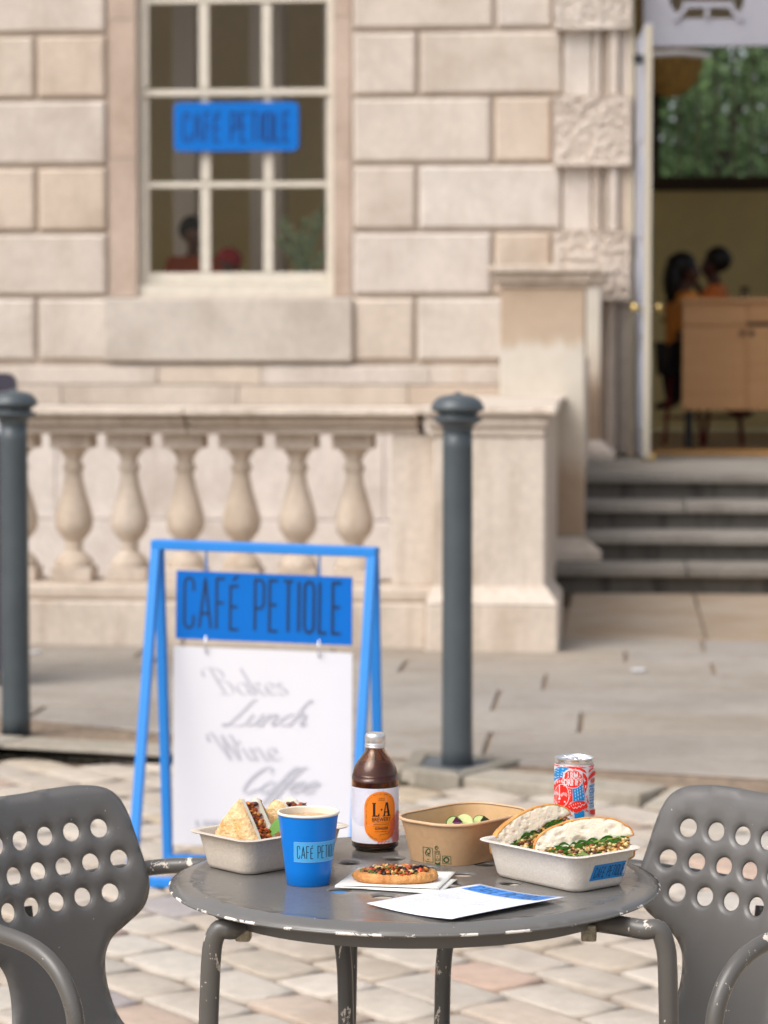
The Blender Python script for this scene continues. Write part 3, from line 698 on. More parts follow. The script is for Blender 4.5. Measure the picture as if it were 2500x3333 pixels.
# ============================================================ balustrade round the light well
ba=empty('stone_balustrade',(-1.6,12.2,PZ)); tag(ba,'pale stone balustrade with vase shaped balusters in front of the building','balustrade')
yB=12.42                                    # middle line of the balusters
yf=12.15
z_ct=Y(600,1326,yf).z; z_cb=Y(600,1352,yf).z; z_m1=Y(600,1386,yf+.06).z; z_m2=Y(600,1414,yf+.10).z
z_p1=Y(600,1905,yf+.03).z; z_p2=Y(600,1958,yf).z
xpL=Y(1272,1700,yf+.05).x; xpier0=Y(1412,1700,yf-.02).x; xpier1=Y(1774,1700,yf-.02).x
PX0=Y(1385,2040,yf-.12).x; rails=[-8.0,-5.2,-3.35,Y(596,1380,yf).x,xpier0-.074]
for a_,b_ in zip(rails[:-1],rails[1:]):
    m_=MB().box(a_+.002,b_-.002,yf,yf+.54,z_cb,z_ct-.012); v,f=prism([(0,0)],0,0) if 0 else ([],[])
    m_.box(a_+.002,b_-.002,yf+.03,yf+.51,z_ct-.012,z_ct); bevel(m_.build('coping',stone2,ba),.008,2)
    bevel(MB().box(a_+.002,b_-.002,yf+.06,yf+.48,z_m1,z_cb-.001).build('coping_moulding',stone2,ba),.02,4)
    bevel(MB().box(a_+.002,b_-.002,yf+.10,yf+.44,z_m2,z_m1-.001).build('frieze',stone2,ba),.008,2)
    b_=PX0+.03 if b_==rails[-1] else b_; bevel(MB().box(a_+.002,b_-.002,yf+.04,yf+.50,z_p2,z_p1).build('plinth_course',stone2,ba),.02,2)
    bevel(MB().box(a_+.002,b_-.006 if b_!=PX0+.03 else PX0-.006,yf,yf+.54,-.02,z_p2-.001).build('plinth',stone2,ba),.012,2)
zb0=z_p1; zb1=z_m2; H=zb1-zb0
yy=lambda py_: (Y(600,py_,yB).z-zb0)/H
sc=(1/8700)*12.45   # metres a pixel there
prof=[(60,1850),(64,1838),(62,1826),(50,1812),(36,1800),(27,1792),(27,1786),(30,1782),(30,1774),(27,1770),(29,1762),(42,1748),(57,1728),(63,1706),(62,1684),(57,1660),(47,1625),(36,1590),(30,1560),(27,1540),(28,1534),(34,1530),(35,1522),(34,1514),(27,1508),(26,1498),(30,1486),(40,1472),(50,1462),(53,1456)]
prof=[(r_*sc,zb0+H*max(0,min(1,(Y(600,p_,yB).z-zb0)/H))) for r_,p_ in prof]
zab=Y(600,1453,yB).z; zpl=Y(600,1850,yB).z
bm_=MB().lathe([(r_,z_) for r_,z_ in prof],28); ha=66*sc
balm=stone_mat('baluster_stone',[(0,(.62,.52,.42)),(1,(.66,.57,.48))],streak=.45,dirt=(.33,.22,.13))
def balu(x):
    m_=MB().add([Vector((p.x+x,p.y+yB,p.z)) for p in bm_.v],bm_.f)
    o=m_.build('baluster',balm,ba); shade_auto(o,50)
    q=bevel(MB().box(x-ha,x+ha,yB-ha,yB+ha,zab-.008,zb1-.001).build('abacus',stone2,o),.006,2)
    q=bevel(MB().box(x-ha*1.02,x+ha*1.02,yB-ha,yB+ha,zb0+.001,zpl+.006).build('foot_block',stone2,o),.006,2)
bxs=[Y(p_,1650,yB).x for p_ in (241,422,603,784,968,1153)]; pb=(bxs[-1]-bxs[0])/5
for k in range(-22,6):
    x=bxs[0]+k*pb
    if k in (-8,-9): continue
    balu(x)
MB().box(bxs[0]-8.5*pb-.22,bxs[0]-8.5*pb+.22,yB-.18,yB+.18,zb0,zb1).build('pier',stone2,ba)
# half pier and the corner pier
bevel(MB().box(xpL,xpier0-.004,yf+.09,yf+.45,zb0-.001,zb1-.001).build('half_pier',stone2,ba),.008,2)
yp=yf-.03; pd=.62
pt=Y(1600,1325,yp-.06).z; pb_=Y(1600,1352,yp-.06).z; pm=Y(1600,1393,yp-.03).z; pq=Y(1600,1420,yp-.01).z
rx=Y(1812,1330,yp-.06).x; lx=xpier0-.07
bevel(MB().box(lx,rx,yp-.06,yp+pd+.06,pb_,pt).build('coping',stone2,ba),.012,3)
bevel(MB().box(lx+.03,rx-.035,yp-.03,yp+pd+.03,pm,pb_-.001).build('coping_moulding',stone2,ba),.02,4)
bevel(MB().box(lx+.05,rx-.055,yp-.012,yp+pd+.01,pq,pm-.001).build('frieze',stone2,ba),.008,2)
pz1=Y(1600,1908,yp).z; pz2=Y(1600,1968,yp-.09).z
bevel(MB().box(xpier0,xpier1,yp,yp+pd,pz1-.02,pq-.001).build('corner_pier',stone2,ba),.012,3)
px0,px1=Y(1385,2040,yp-.09).x,Y(1817,2040,yp-.09).x
v=[(px0,yp-.09,pz2),(px1,yp-.09,pz2),(px1,yp+pd+.08,pz2),(px0,yp+pd+.08,pz2),(xpier0-.005,yp-.004,pz1),(xpier1+.005,yp-.004,pz1),(xpier1+.005,yp+pd+.004,pz1),(xpier0-.005,yp+pd+.004,pz1)]
mesh('plinth_slope',v,[(4,5,6,7),(0,1,5,4),(1,2,6,5),(2,3,7,6),(3,0,4,7)],stone2,ba)
bevel(MB().box(px0,px1,yp-.09,yp+pd+.08,-.02,pz2-.002).build('plinth',stone2,ba),.014,2)
# return parapet from the corner pier back to the tall pedestal
sx0=Y(1560,1300,13.5).x-.02; sx1=xpier1+.0
bevel(MB().box(sx0-.18,sx1+.02,yp+pd+.062,15.5,pb_,pt-.004).build('coping',stone2,ba),.012,3)
bevel(MB().box(sx0-.12,sx1-.03,yp+pd+.082,15.5,-.02,pb_-.001).build('parapet_wall',stone2,ba),.01,2)
# ---- tall pedestals beside the steps
def pedestal(xa,xb,yf_,yd,z0,ztop,lab,splay=.10):
    t=empty('stone_pedestal',((xa+xb)/2,yf_+yd/2,z0)); tag(t,lab,'pedestal','pedestals beside the steps')
    c=.075
    bevel(MB().box(xa-c,xb+c,yf_-c,yf_+yd+c,ztop-.045,ztop).build('cap',stone2,t),.01,2)
    bevel(MB().box(xa-c*.6,xb+c*.6,yf_-c*.6,yf_+yd+c*.6,ztop-.10,ztop-.046).build('cap_moulding',stone2,t),.025,4)
    bevel(MB().box(xa-.015,xb+.015,yf_-.015,yf_+yd+.015,ztop-.125,ztop-.101).build('necking',stone2,t),.006,2)
    bevel(MB().box(xa,xb,yf_,yf_+yd,z0+.13,ztop-.126).build('shaft',ped_m,t),.012,2)
    v=[(xa-splay,yf_-splay,z0+.05),(xb+splay,yf_-splay,z0+.05),(xb+splay,yf_+yd+splay,z0+.05),(xa-splay,yf_+yd+splay,z0+.05),(xa,yf_,z0+.131),(xb,yf_,z0+.131),(xb,yf_+yd,z0+.131),(xa,yf_+yd,z0+.131)]
    m_=MB().add(v,[(4,5,6,7),(0,1,5,4),(1,2,6,5),(2,3,7,6),(3,0,4,7),(3,2,1,0)]); m_.box(xa-splay,xb+splay,yf_-splay,yf_+yd+splay,z0,z0+.0498); m_.build('base',stone2,t)
# the pedestal is scrubbed pale in its middle and still stained ochre above
pm_=bpy.data.materials.new('cleaned_stone'); pm_.use_nodes=True; b=pm_.node_tree.nodes['Principled BSDF']; b.inputs['Roughness'].default_value=.85
tc=pm_.node_tree.nodes.new('ShaderNodeTexCoord'); sx_=pm_.node_tree.nodes.new('ShaderNodeSeparateXYZ'); pm_.node_tree.links.new(tc.outputs['Object'],sx_.inputs[0])
nz=noisef(pm_,tc.outputs['Object'],9.,4)
mp=pm_.node_tree.nodes.new('ShaderNodeMapping'); mp.inputs['Scale'].default_value=(14,14,1.2); pm_.node_tree.links.new(tc.outputs['Object'],mp.inputs[0]); nz2=noisef(pm_,mp.outputs[0],1.,4)
zz=math_(pm_,'ADD',sx_.outputs[2],math_(pm_,'MULTIPLY',math_(pm_,'SUBTRACT',nz2,.5),.22))
c1=ramp(pm_,math_(pm_,'MULTIPLY',zz,.5),[(0,(.40,.29,.20)),(.17,(.42,.31,.22)),(.25,(.58,.50,.41)),(.41,(.60,.55,.47)),(.535,(.61,.56,.49)),(.57,(.49,.385,.29)),(1,(.45,.33,.23))])
c1=mixc(pm_,1.,c1,ramp(pm_,nz,[(.3,(.93,.92,.90)),(.7,(1.04,1.04,1.04))]),'MULTIPLY'); pm_.node_tree.links.new(c1,b.inputs['Base Color']); ped_m=pm_
ya=15.42
pxa,pxb=Y(1627,1200,ya).x,Y(1904,1200,ya).x; pztop=Y(1750,862,ya-.07).z
pedestal(pxa,pxb,ya,.42,PZ+RISE+.004,pztop,'tall pale stone pedestal with moulded cap rising behind the balustrade corner')
yb_=18.35; pxb2=Y(1955,1200,yb_).x
pedestal(pxb2-.34,pxb2,yb_,.55,LZ+.004,Y(1980,868,yb_-.07).z,'narrow stone pedestal against the wall beside the open door, mostly hidden')
MB().box(pxb2-.34,pxb2-.08,15.98,18.2,PZ,1.35).build('side_parapet',stone2,ba)
# light well floor and outer wall
wl=empty('light_well',(-3,15.5,-2.6)); tag(wl,kind='structure')
MB().box(-12,-.42,12.6,YW,-2.7,-2.6).build('well_floor',stone2,wl); MB().box(-12,-.6,12.2,12.6,-2.6,-.021).build('well_wall',stone2,wl); MB().box(-.7,-.43,12.8,YW-.2,-2.6,PZ-.01).build('well_wall',stone2,wl)
# ============================================================ bollards
bol_m=mat('bollard_paint',(.070,.085,.095),.33,var=.12,scale=5,bump=.05,bscale=90)
slab_m=stone_mat('slab_stone',[(0,(.27,.245,.20)),(1,(.31,.285,.24))],streak=.4,dirt=(.12,.12,.06))
def bollard(pc,lab,yaxis):
    c=pc; k=c.y/8700*1.004
    t=empty('bollard',(c.x,c.y,PZ)); tag(t,lab,'bollard','grey bollards along the kerb')
    zz=lambda py_: Y(1485,py_,8.636).z*(1) 
    def pr(lst): return [(r_/8700*8.66,zz(p_)) for r_,p_ in lst]
    MB().lathe(pr([(53,2506),(52,2440),(51,2380),(48.5,1460),(48.5,1405)]),32,(c.x,c.y,0)).build('shaft',bol_m,t,smooth=True)
    o=MB().lathe(pr([(47,1405),(51,1400),(52,1392),(54,1388),(60,1381),(78,1371),(81,1366),(80,1360),(64,1356),(62,1350)]),32,(c.x,c.y,0)).build('collar',bol_m,t); shade_auto(o,40)
    o=MB().lathe(pr([(62,1350),(66,1345),(84,1336),(88,1330),(87,1325),(83,1315),(75,1303),(60,1293),(38,1286.5),(14,1284),(11,1280),(6,1277),(0.5,1276)]),32,(c.x,c.y,0)).build('cap',bol_m,t); shade_auto(o,40)
    return t
bR=Z(1485,2500,PZ); bollard(Vector((bR.x,bR.y+.045,0)),'slim grey bollard with domed cap standing behind the table, between sign and steps',8.66)
bL=Z(42,2392,PZ); bollard(Vector((bL.x,bL.y+.05,0)),'slim grey bollard with domed cap at the far left edge beside the kerb',9.2)
# low stone slabs round the feet of the bollards
def slab(cx,cy,pts,name='bollard_slab'):
    o=mesh(name,*prism(pts,-.018,PZ+.012),slab_m,pv); bevel(o,.008,2); return o
q=[Z(1302,2500,PZ+.01),Z(1497,2524,PZ+.01),Z(1700,2470,PZ+.01),Z(1530,2452,PZ+.01),Z(1345,2438,PZ+.01)]
cen=Vector((bR.x,bR.y+.045,0)); 
for a_,b_ in ((0,1),(1,2),(2,3),(3,4),(4,0)):
    p0,p1=q[a_],q[b_]; i0=cen+(p0-cen)*.66; i1=cen+(p1-cen)*.66; i0.z=i1.z=p0.z
    e=(p1-p0).normalized()*.003
    slab(0,0,[(p0.x+e.x,p0.y+e.y),(p1.x-e.x,p1.y-e.y),(i1.x-e.x,i1.y-e.y),(i0.x+e.x,i0.y+e.y)])
mesh('bollard_socket',*prism([tuple((cen+(p-cen)*.655).xy) for p in q],-.018,PZ+.004),mat('slate_fill',(.10,.11,.12),.7,var=.3,scale=12),pv)
# ============================================================ purple board behind the far bollard
pb=Y(52,1215,10.6); pbb=Z(52,2085,PZ)
t=empty('notice_board',(pb.x-.35,10.7,PZ)); tag(t,'dark purple board with pale print behind the far left bollard, mostly out of the frame','notice board')
pw=.70; zt_=pb.z; m_=mesh('board',*prism(rrect(pw/2,(zt_-.06-PZ)/2,.04,5,0,0),-.02,.02,Matrix.Translation(Vector((pb.x-pw/2,10.6,(zt_+.06+PZ)/2)))@Matrix.Rotation(R(90),4,'X')),mat('purple_paint',(.045,.04,.062),.4),t)
MB().box(pb.x-pw+.05,pb.x-pw+.09,10.58,10.62,PZ,PZ+.08).box(pb.x-.12,pb.x-.08,10.58,10.62,PZ,PZ+.08).build('foot',MATS['purple_paint'],t)
pr=Print(lambda u,v_,h:Vector((pb.x-pw+u,10.58-h,PZ+v_)),.001,.0003); pale=mat('pale_print',(.55,.55,.60),.6)
zz_=zt_-PZ
pr.shape([(.05,zz_-.20),(.60,zz_-.20),(.60,zz_-.17),(.05,zz_-.17)],pale); 
for k in range(9): pr.stroke([(.08+k*.062,zz_-.085),(.095+k*.062,zz_-.035),(.11+k*.062,zz_-.085),(.125+k*.062,zz_-.035)],.008,pale)
pr.shape([(.64+.028*math.cos(a*.4),zz_-.21+.035*math.sin(a*.4)) for a in range(15)],pale)
pr.build('print',t)
# ============================================================ A-board
blue=mat('aboard_blue_paint',(.02,.235,.70),.42,var=.04,scale=5)
panelblue=mat('panel_blue',(.0,.145,.56),.5,spec=.25); ink=mat('blue_black_ink',(.006,.03,.09),.5); white_p=mat('white_poster',(.73,.73,.775),.5,var=.015,scale=3)
AO=Vector((-1.262,7.03,0)); AR=R(-6.4)
AB=empty('pavement_sign',AO,AR); tag(AB,'blue framed pavement sign with cafe name panel above a white poster of flowing script','sign')
AX=Vector((math.cos(AR),math.sin(AR),0)); AN=Vector((math.sin(AR),-math.cos(AR),0))   # towards the camera
def onplane(px_,py_,O=AO,N=AN):
    d=_ray(px_,py_); c=Vector((0,0,CZ)); return c+d*((O-c).dot(N)/d.dot(N))
roll=Matrix.Translation(AO)@Matrix.Rotation(R(1.15),4,AN*-1)@Matrix.Translation(-AO)   # the whole sign leans slightly
T0=onplane(513,1771); T1=onplane(1214,1797)
w_=.012
def sq(a,b,name,w2=.0125,m=blue):
    a=Vector(a);b=Vector(b); d=(b-a).normalized(); s1=AN if abs(d.dot(AN))<.9 else Vector((0,0,1)); s1=(s1-d*s1.dot(d)).normalized(); s2=d.cross(s1)
    v=[p+s1*w2*i+s2*w2*j for p in (a,b) for i,j in ((-1,-1),(1,-1),(1,1),(-1,1))]
    return bevel(mesh(name,v,[(3,2,1,0),(4,5,6,7)]+[(i,(i+1)%4,4+(i+1)%4,4+i) for i in range(4)],m,AB),.003,2)
fl=Z(430,2868,.014); rl=Z(547,2795,.014); dvec=(T1-T0); dvec.z=0; dvec=dvec.normalized()*(T1-T0).xy.length
fr_=fl+dvec; rr_=rl+dvec
o1=AN*.0135
sq(T0+o1-dvec.normalized()*.0126,T1+o1+dvec.normalized()*.0126,'top_bar'); sq(T0-o1-dvec.normalized()*.0125,T1-o1+dvec.normalized()*.0125,'top_bar')
dn=Vector((0,0,-.0127))
for T_,f_,r_ in ((T0,fl,rl),(T1,fr_,rr_)):
    sq(T_+o1+dn,f_+Vector((0,0,.0128)),'leg'); sq(T_-o1+dn,r_+Vector((0,0,.0128)),'leg')
sq(fl-dvec.normalized()*.0125,fr_+dvec.normalized()*.0125,'foot_rail'); sq(rl-dvec.normalized()*.0125,rr_+dvec.normalized()*.0125,'foot_rail')
def panel(pxs,th,m,name):
    q=[onplane(*p) for p in pxs]; v=[p+AN*th/2 for p in q]+[p-AN*th/2 for p in q]
    return q,mesh(name,v,[(0,1,2,3),(7,6,5,4)]+[(i,4+i,4+(i+1)%4,(i+1)%4) for i in range(4)],m,AB)
q,_p=panel([(573,2078),(1146,2101),(1147,1879),(575,1856)],.006,panelblue,'name_panel')
def plane_fn(q,th,N=AN):
    o=q[0]; U=(q[1]-q[0]); V_=(q[3]-q[0]); U.normalize(); V_=(V_-U*V_.dot(U)).normalized()
    return lambda u,v_,h: o+U*u+V_*v_+N*(th/2+h)
fn=plane_fn(q,.006); pr=Print(fn,.0004,.0001)
S=(q[1]-q[0]).length/573
cafe(pr,28*S,36*S,508*S,160*S,ink,stroke=8.5*S); pr.build('lettering',_p)
qq,_pp=panel([(563,2748),(1146,2768),(1147,2126),(566,2103)],.004,white_p,'poster')
fn=plane_fn(qq,.004); S2=(qq[1]-qq[0]).length/583
grey=mat('poster_script_grey',(.50,.50,.56),.6); pr=Print(fn,.0004,.0001)
def zp(x,y): # from the enlarged view of the poster to its own plane
    X=560+x*.3737; Yp=2130+y*.3737; d=onplane(X,Yp)-qq[0]; U=(qq[1]-qq[0]).normalized(); V_=(qq[3]-qq[0]); V_=(V_-U*V_.dot(U)).normalized()
    return (d.dot(U),d.dot(V_))
def scr(pts,w0=26,w1=None,step=5):
    p=[zp(*t) for t in pts]; p=[tuple(t.xy) for t in smooth_path([Vector((a,b,0)) for a,b in p],step)] if len(p)>2 else p
    k=.3737*S2*1.0
    pr.stroke(p,w0*k,grey,wf=(lambda t,tt: k*((w1 or w0*.55)+(w0-(w1 or w0*.55))*math.sin(math.pi*min(1,max(0,t))))) )
GC={'a':([[(.75,.85),(.45,1),(.1,.7),(.05,.25),(.3,0),(.6,.2),(.8,.6)],[(.8,1),(.75,.3),(.85,0),(1.1,.2)]],1.0),'k':([[(.1,2.2),(.1,1.1),(.1,0)],[(.1,.45),(.5,1),(.7,.85),(.4,.55),(.15,.5)],[(.35,.5),(.65,0),(.95,.2)]],.95),
'e':([[(.1,.45),(.55,.6),(.65,.85),(.4,1),(.1,.7),(.08,.25),(.35,0),(.75,.25)]],.75),'s':([[(.6,.85),(.35,1),(.2,.75),(.5,.45),(.55,.15),(.25,0),(0,.15)]],.7),'u':([[(.05,1),(.05,.3),(.25,0),(.55,.25),(.65,1)],[(.65,1),(.65,.2),(.85,0),(1,.2)]],.95),
'n':([[(.05,1),(.05,.5),(.05,0)],[(.05,.6),(.4,1),(.6,.8),(.58,.2),(.75,0),(.95,.2)]],.95),'c':([[(.6,.8),(.4,1),(.1,.7),(.08,.25),(.35,0),(.7,.2)]],.7),'h':([[(.35,2.0),(.2,2.2),(.05,1.8),(.05,.9),(.05,0)],[(.05,.6),(.4,1),(.6,.8),(.58,.2),(.75,0),(.95,.2)]],.95),
'i':([[(.05,1),(.05,.25),(.22,0),(.4,.2)],[(.05,1.38),(.05,1.6)]],.45),'o':([[(.4,1),(.1,.75),(.05,.3),(.3,0),(.62,.2),(.7,.7),(.4,1)]],.8),'f':([[(.6,2.0),(.35,2.2),(.15,1.8),(.05,.6),(.0,-.9)],[(-.1,.9),(.4,.97)]],.42),
'B':([[(.3,2.2),(.25,1.1),(.25,.1),(-.15,.05)],[(-.45,1.5),(-.35,2.05),(.25,2.25),(.8,2.05),(.85,1.5),(.3,1.2),(.9,1.0),(.95,.3),(.5,0),(.2,.05)]],1.25),'L':([[(.75,2.1),(.5,2.2),(.35,1.3),(.12,.15),(-.2,.0),(-.1,.2),(.3,.08),(.8,0),(1.05,.2)]],1.05),
'W':([[(-.5,1.5),(-.35,2.1),(0,2.2),(.05,1.1),(.12,0)],[(.12,0),(.55,2.1)],[(.55,2.1),(.62,1.0),(.7,0)],[(.7,0),(1.1,1.7),(1.05,2.1)]],1.3),'C':([[(.9,1.7),(.75,2.15),(.35,2.1),(.05,1.3),(.1,.3),(.45,0),(.9,.4)]],1.0)}
def script_word(word,x0,y0,ux,U,sl):
    """flowing lettering: thick where the pen runs along the slant, thin across it"""
    cx=0.
    for c in word:
        for st in GC[c][0]:
            q=[zp(x0+(cx+a)*ux+sl*b*U,y0-b*U) for a,b in st]; q=[tuple(t.xy) for t in smooth_path([Vector((a,b,0)) for a,b in q],6)] if len(q)>2 else [tuple(q[0]),tuple(((q[0][0]+q[1][0])/2,(q[0][1]+q[1][1])/2)),tuple(q[1])]
            d0=Vector(zp(x0+sl*U,y0-U))-Vector(zp(x0,y0)); d0.normalize(); k=.3737*S2
            pr.stroke(q,1,grey,wf=lambda t,tt:k*(5+18*abs(tt.dot(d0))**4))
        cx+=GC[c][1]
script_word('Bakes',440,352,128,104,-.62); script_word('Lunch',470,622,150,102,.78); script_word('Wine',500,918,138,104,-.66); script_word('Coffee',585,1208,156,104,.80)
for i,x_ in enumerate((220,228,285,300,330,345,372,388,415)): pr.stroke([zp(x_,1440),zp(x_,1490)],(9 if i%3 else 14)*.3737*S2,grey)
tag(pr.build('script_lettering',_pp),kind='stuff')
wire=mat('wire_hook',(.5,.5,.52),.35,.8)
for px_ in (672,1040):
    dy_=(px_-575)*.0385
    a=onplane(px_,1787+dy_*.8); b=onplane(px_,1868+dy_); MB().tube([a,b],.0028,8).build('hanger',blue,AB)
    c1=onplane(px_,2066+dy_); c2=onplane(px_,2122+dy_); m_=MB()
    pts=[c1+AN*.004+(c2-c1)*t_+AN*.010*math.sin(math.pi*t_) for t_ in [i/8 for i in range(9)]]; m_.tube(pts,.0022,6); m_.build('hook',wire,AB)
# ============================================================ name sign in the window
ws=empty('window_sign',(W(770,410).x,wy-.03,W(770,495,wy).z)); tag(ws,'blue name sign with rounded corners hung in front of the window bars','sign')
ys=wy-.035
a_=Y(567,493,ys); b_=Y(972,331,ys); cx_,cz_=(a_.x+b_.x)/2,(a_.z+b_.z)/2; hx_,hz_=(b_.x-a_.x)/2,(b_.z-a_.z)/2
M_=Matrix.Translation(Vector((cx_,ys,cz_)))@Matrix.Rotation(R(90),4,'X')
mesh('sign_panel',*prism(rrect(hx_,hz_,.04,5),-.006,.006,M_),mat('sign_blue',(.0,.155,.58),.5,spec=.25),ws)
pr=Print(lambda u,v_,h:Vector((a_.x+u,ys-.006-h,a_.z+v_)),.001,.0003); Wd=2*hx_; Hd=2*hz_
cafe(pr,Wd*.075,Hd*.2,Wd*.85,Hd*.58,mat('sign_ink',(.0,.03,.17),.5),stroke=.016); pr.build('lettering',ws)
for px_ in (668,872):
    p=Y(px_,326,ys); MB().tube([(p.x,ys,p.z-.01),(p.x,ys,p.z+.06)],.005,6).build('hanger',frame_m,ws)
# ============================================================ table
paint=chipped('worn_grey_paint',(.142,.136,.130),.80,34,.30,specks=.77)
paint_top=chipped('worn_table_paint',(.150,.143,.134),.86,60,.20,rim=(.3065,180.),specks=.76)
paint_tube=chipped('worn_tube_paint',(.105,.099,.091),.615,44,.28,stretch=(1,1,.45),chip=(.66,.58,.50))
TC=Vector((-.268,3.374,0))
TB=empty('bistro_table',TC); tag(TB,'round grey metal bistro table with holes in its top and a chipped white rim','table')
holes=[(.065,20+60*k) for k in range(6)]+[(.127,17+30*k) for k in range(12)]
hr=.0127
hc=[(0.,0.)]+[(r_*math.cos(R(a)),r_*math.sin(R(a))) for r_,a in holes]
circ=lambda c,r_,n: [(c[0]+r_*math.cos(2*math.pi*i/n),c[1]+r_*math.sin(2*math.pi*i/n)) for i in range(n)]
rings=[circ((0,0),r_,120) for r_ in (.2815,.2845,.2875,.300)]
for h in hc: rings+=[circ(h,hr+.0015,22),circ(h,hr+.0032,22),circ(h,hr+.0048,24),circ(h,hr+.0062,26)]
V_,T_=fill(circ((0,0),.312,132),[circ(h,hr,22) for h in hc],.012,rings)
hcn=np.array(hc)
def topz(x,y):
    r_=math.hypot(x,y); z=0
    if r_>.2815: z=(.0014 if r_<.286 else .0014-.0080*((r_-.286)/.026)**1.15)
    d=math.sqrt(((hcn-np.array([x,y]))**2).sum(1).min())-hr
    if d<.0052: z-=.0022*(1-min(1,d/.0046))**1.6
    return z
o=mesh('tabletop',[(TC.x+x,TC.y+y,TZ+topz(x,y)) for x,y in V_],T_,paint_top,TB,smooth=True,loc=(TC.x,TC.y,TZ))
sd_=o.modifiers.new('thickness','SOLIDIFY'); sd_.thickness=.0022; sd_.offset=-1
o=MB().lathe([(.312,-.0098),(.3135,-.0086),(.3135,-.0074),(.3118,-.0062)],132,(TC.x,TC.y,TZ),cap=False).build('rim',paint_top,TB,smooth=True,loc=(TC.x,TC.y,TZ))
o=MB().lathe([(.264,-.004),(.264,-.034),(.260,-.034),(.260,-.004)],96,(TC.x,TC.y,TZ),cap=False).build('apron_ring',paint,TB); shade_auto(o,40)
yl,yr=3.170,3.215
def legpath(pts,yp,foot):
    q=[Y(a,b,yp) for a,b in pts]; z1=TZ-.0285
    for k,p in enumerate(q): p.z=min(p.z,z1)
    return smooth_path(q+[Vector(foot)],5)
for pts,yp,fx,s0_ in (([(752,2990),(716,3010),(695,3062),(687,3130),(683,3220),(679,3333),(674,3600)],yl,-.518,(-.19,-.13)),([(2100,2990),(2145,3026),(2167,3085),(2173,3150),(2175,3230),(2177,3333),(2180,3600)],yr,.064,(.225,-.12))):
    st0=Vector((TC.x+s0_[0],TC.y+s0_[1],TZ-.0275)); pa_=legpath(pts,yp,(fx,yp-.01,0)); mid=(st0+pa_[0])/2; mid.z=TZ-.0275
    MB().tube([st0,mid]+pa_,.0122,16).build('leg',paint_tube,TB,smooth=True)
yk=3.60
for px_,r_ in ((1148,.0075),):
    p=Y(px_,3050,yk); MB().tube(smooth_path([(p.x+.004,yk,TZ-.012),(p.x,yk,.6),(p.x-.004,yk,.35),(p.x-.006,yk+.01,.004)],6),r_,12).build('leg',paint_tube,TB,smooth=True)
tin=mat('worn_tin_clip',(.36,.32,.24),.45,.5,var=.5,scale=90)
for a_ in (221.5,-31):
    q_=Vector((TC.x+.262*math.cos(R(a_)),TC.y+.262*math.sin(R(a_)),TZ-.032)); bevel(MB().box(q_.x-.0095,q_.x+.0095,q_.y-.006,q_.y+.012,q_.z-.017,q_.z+.004).build('clip',tin,TB),.003,3)
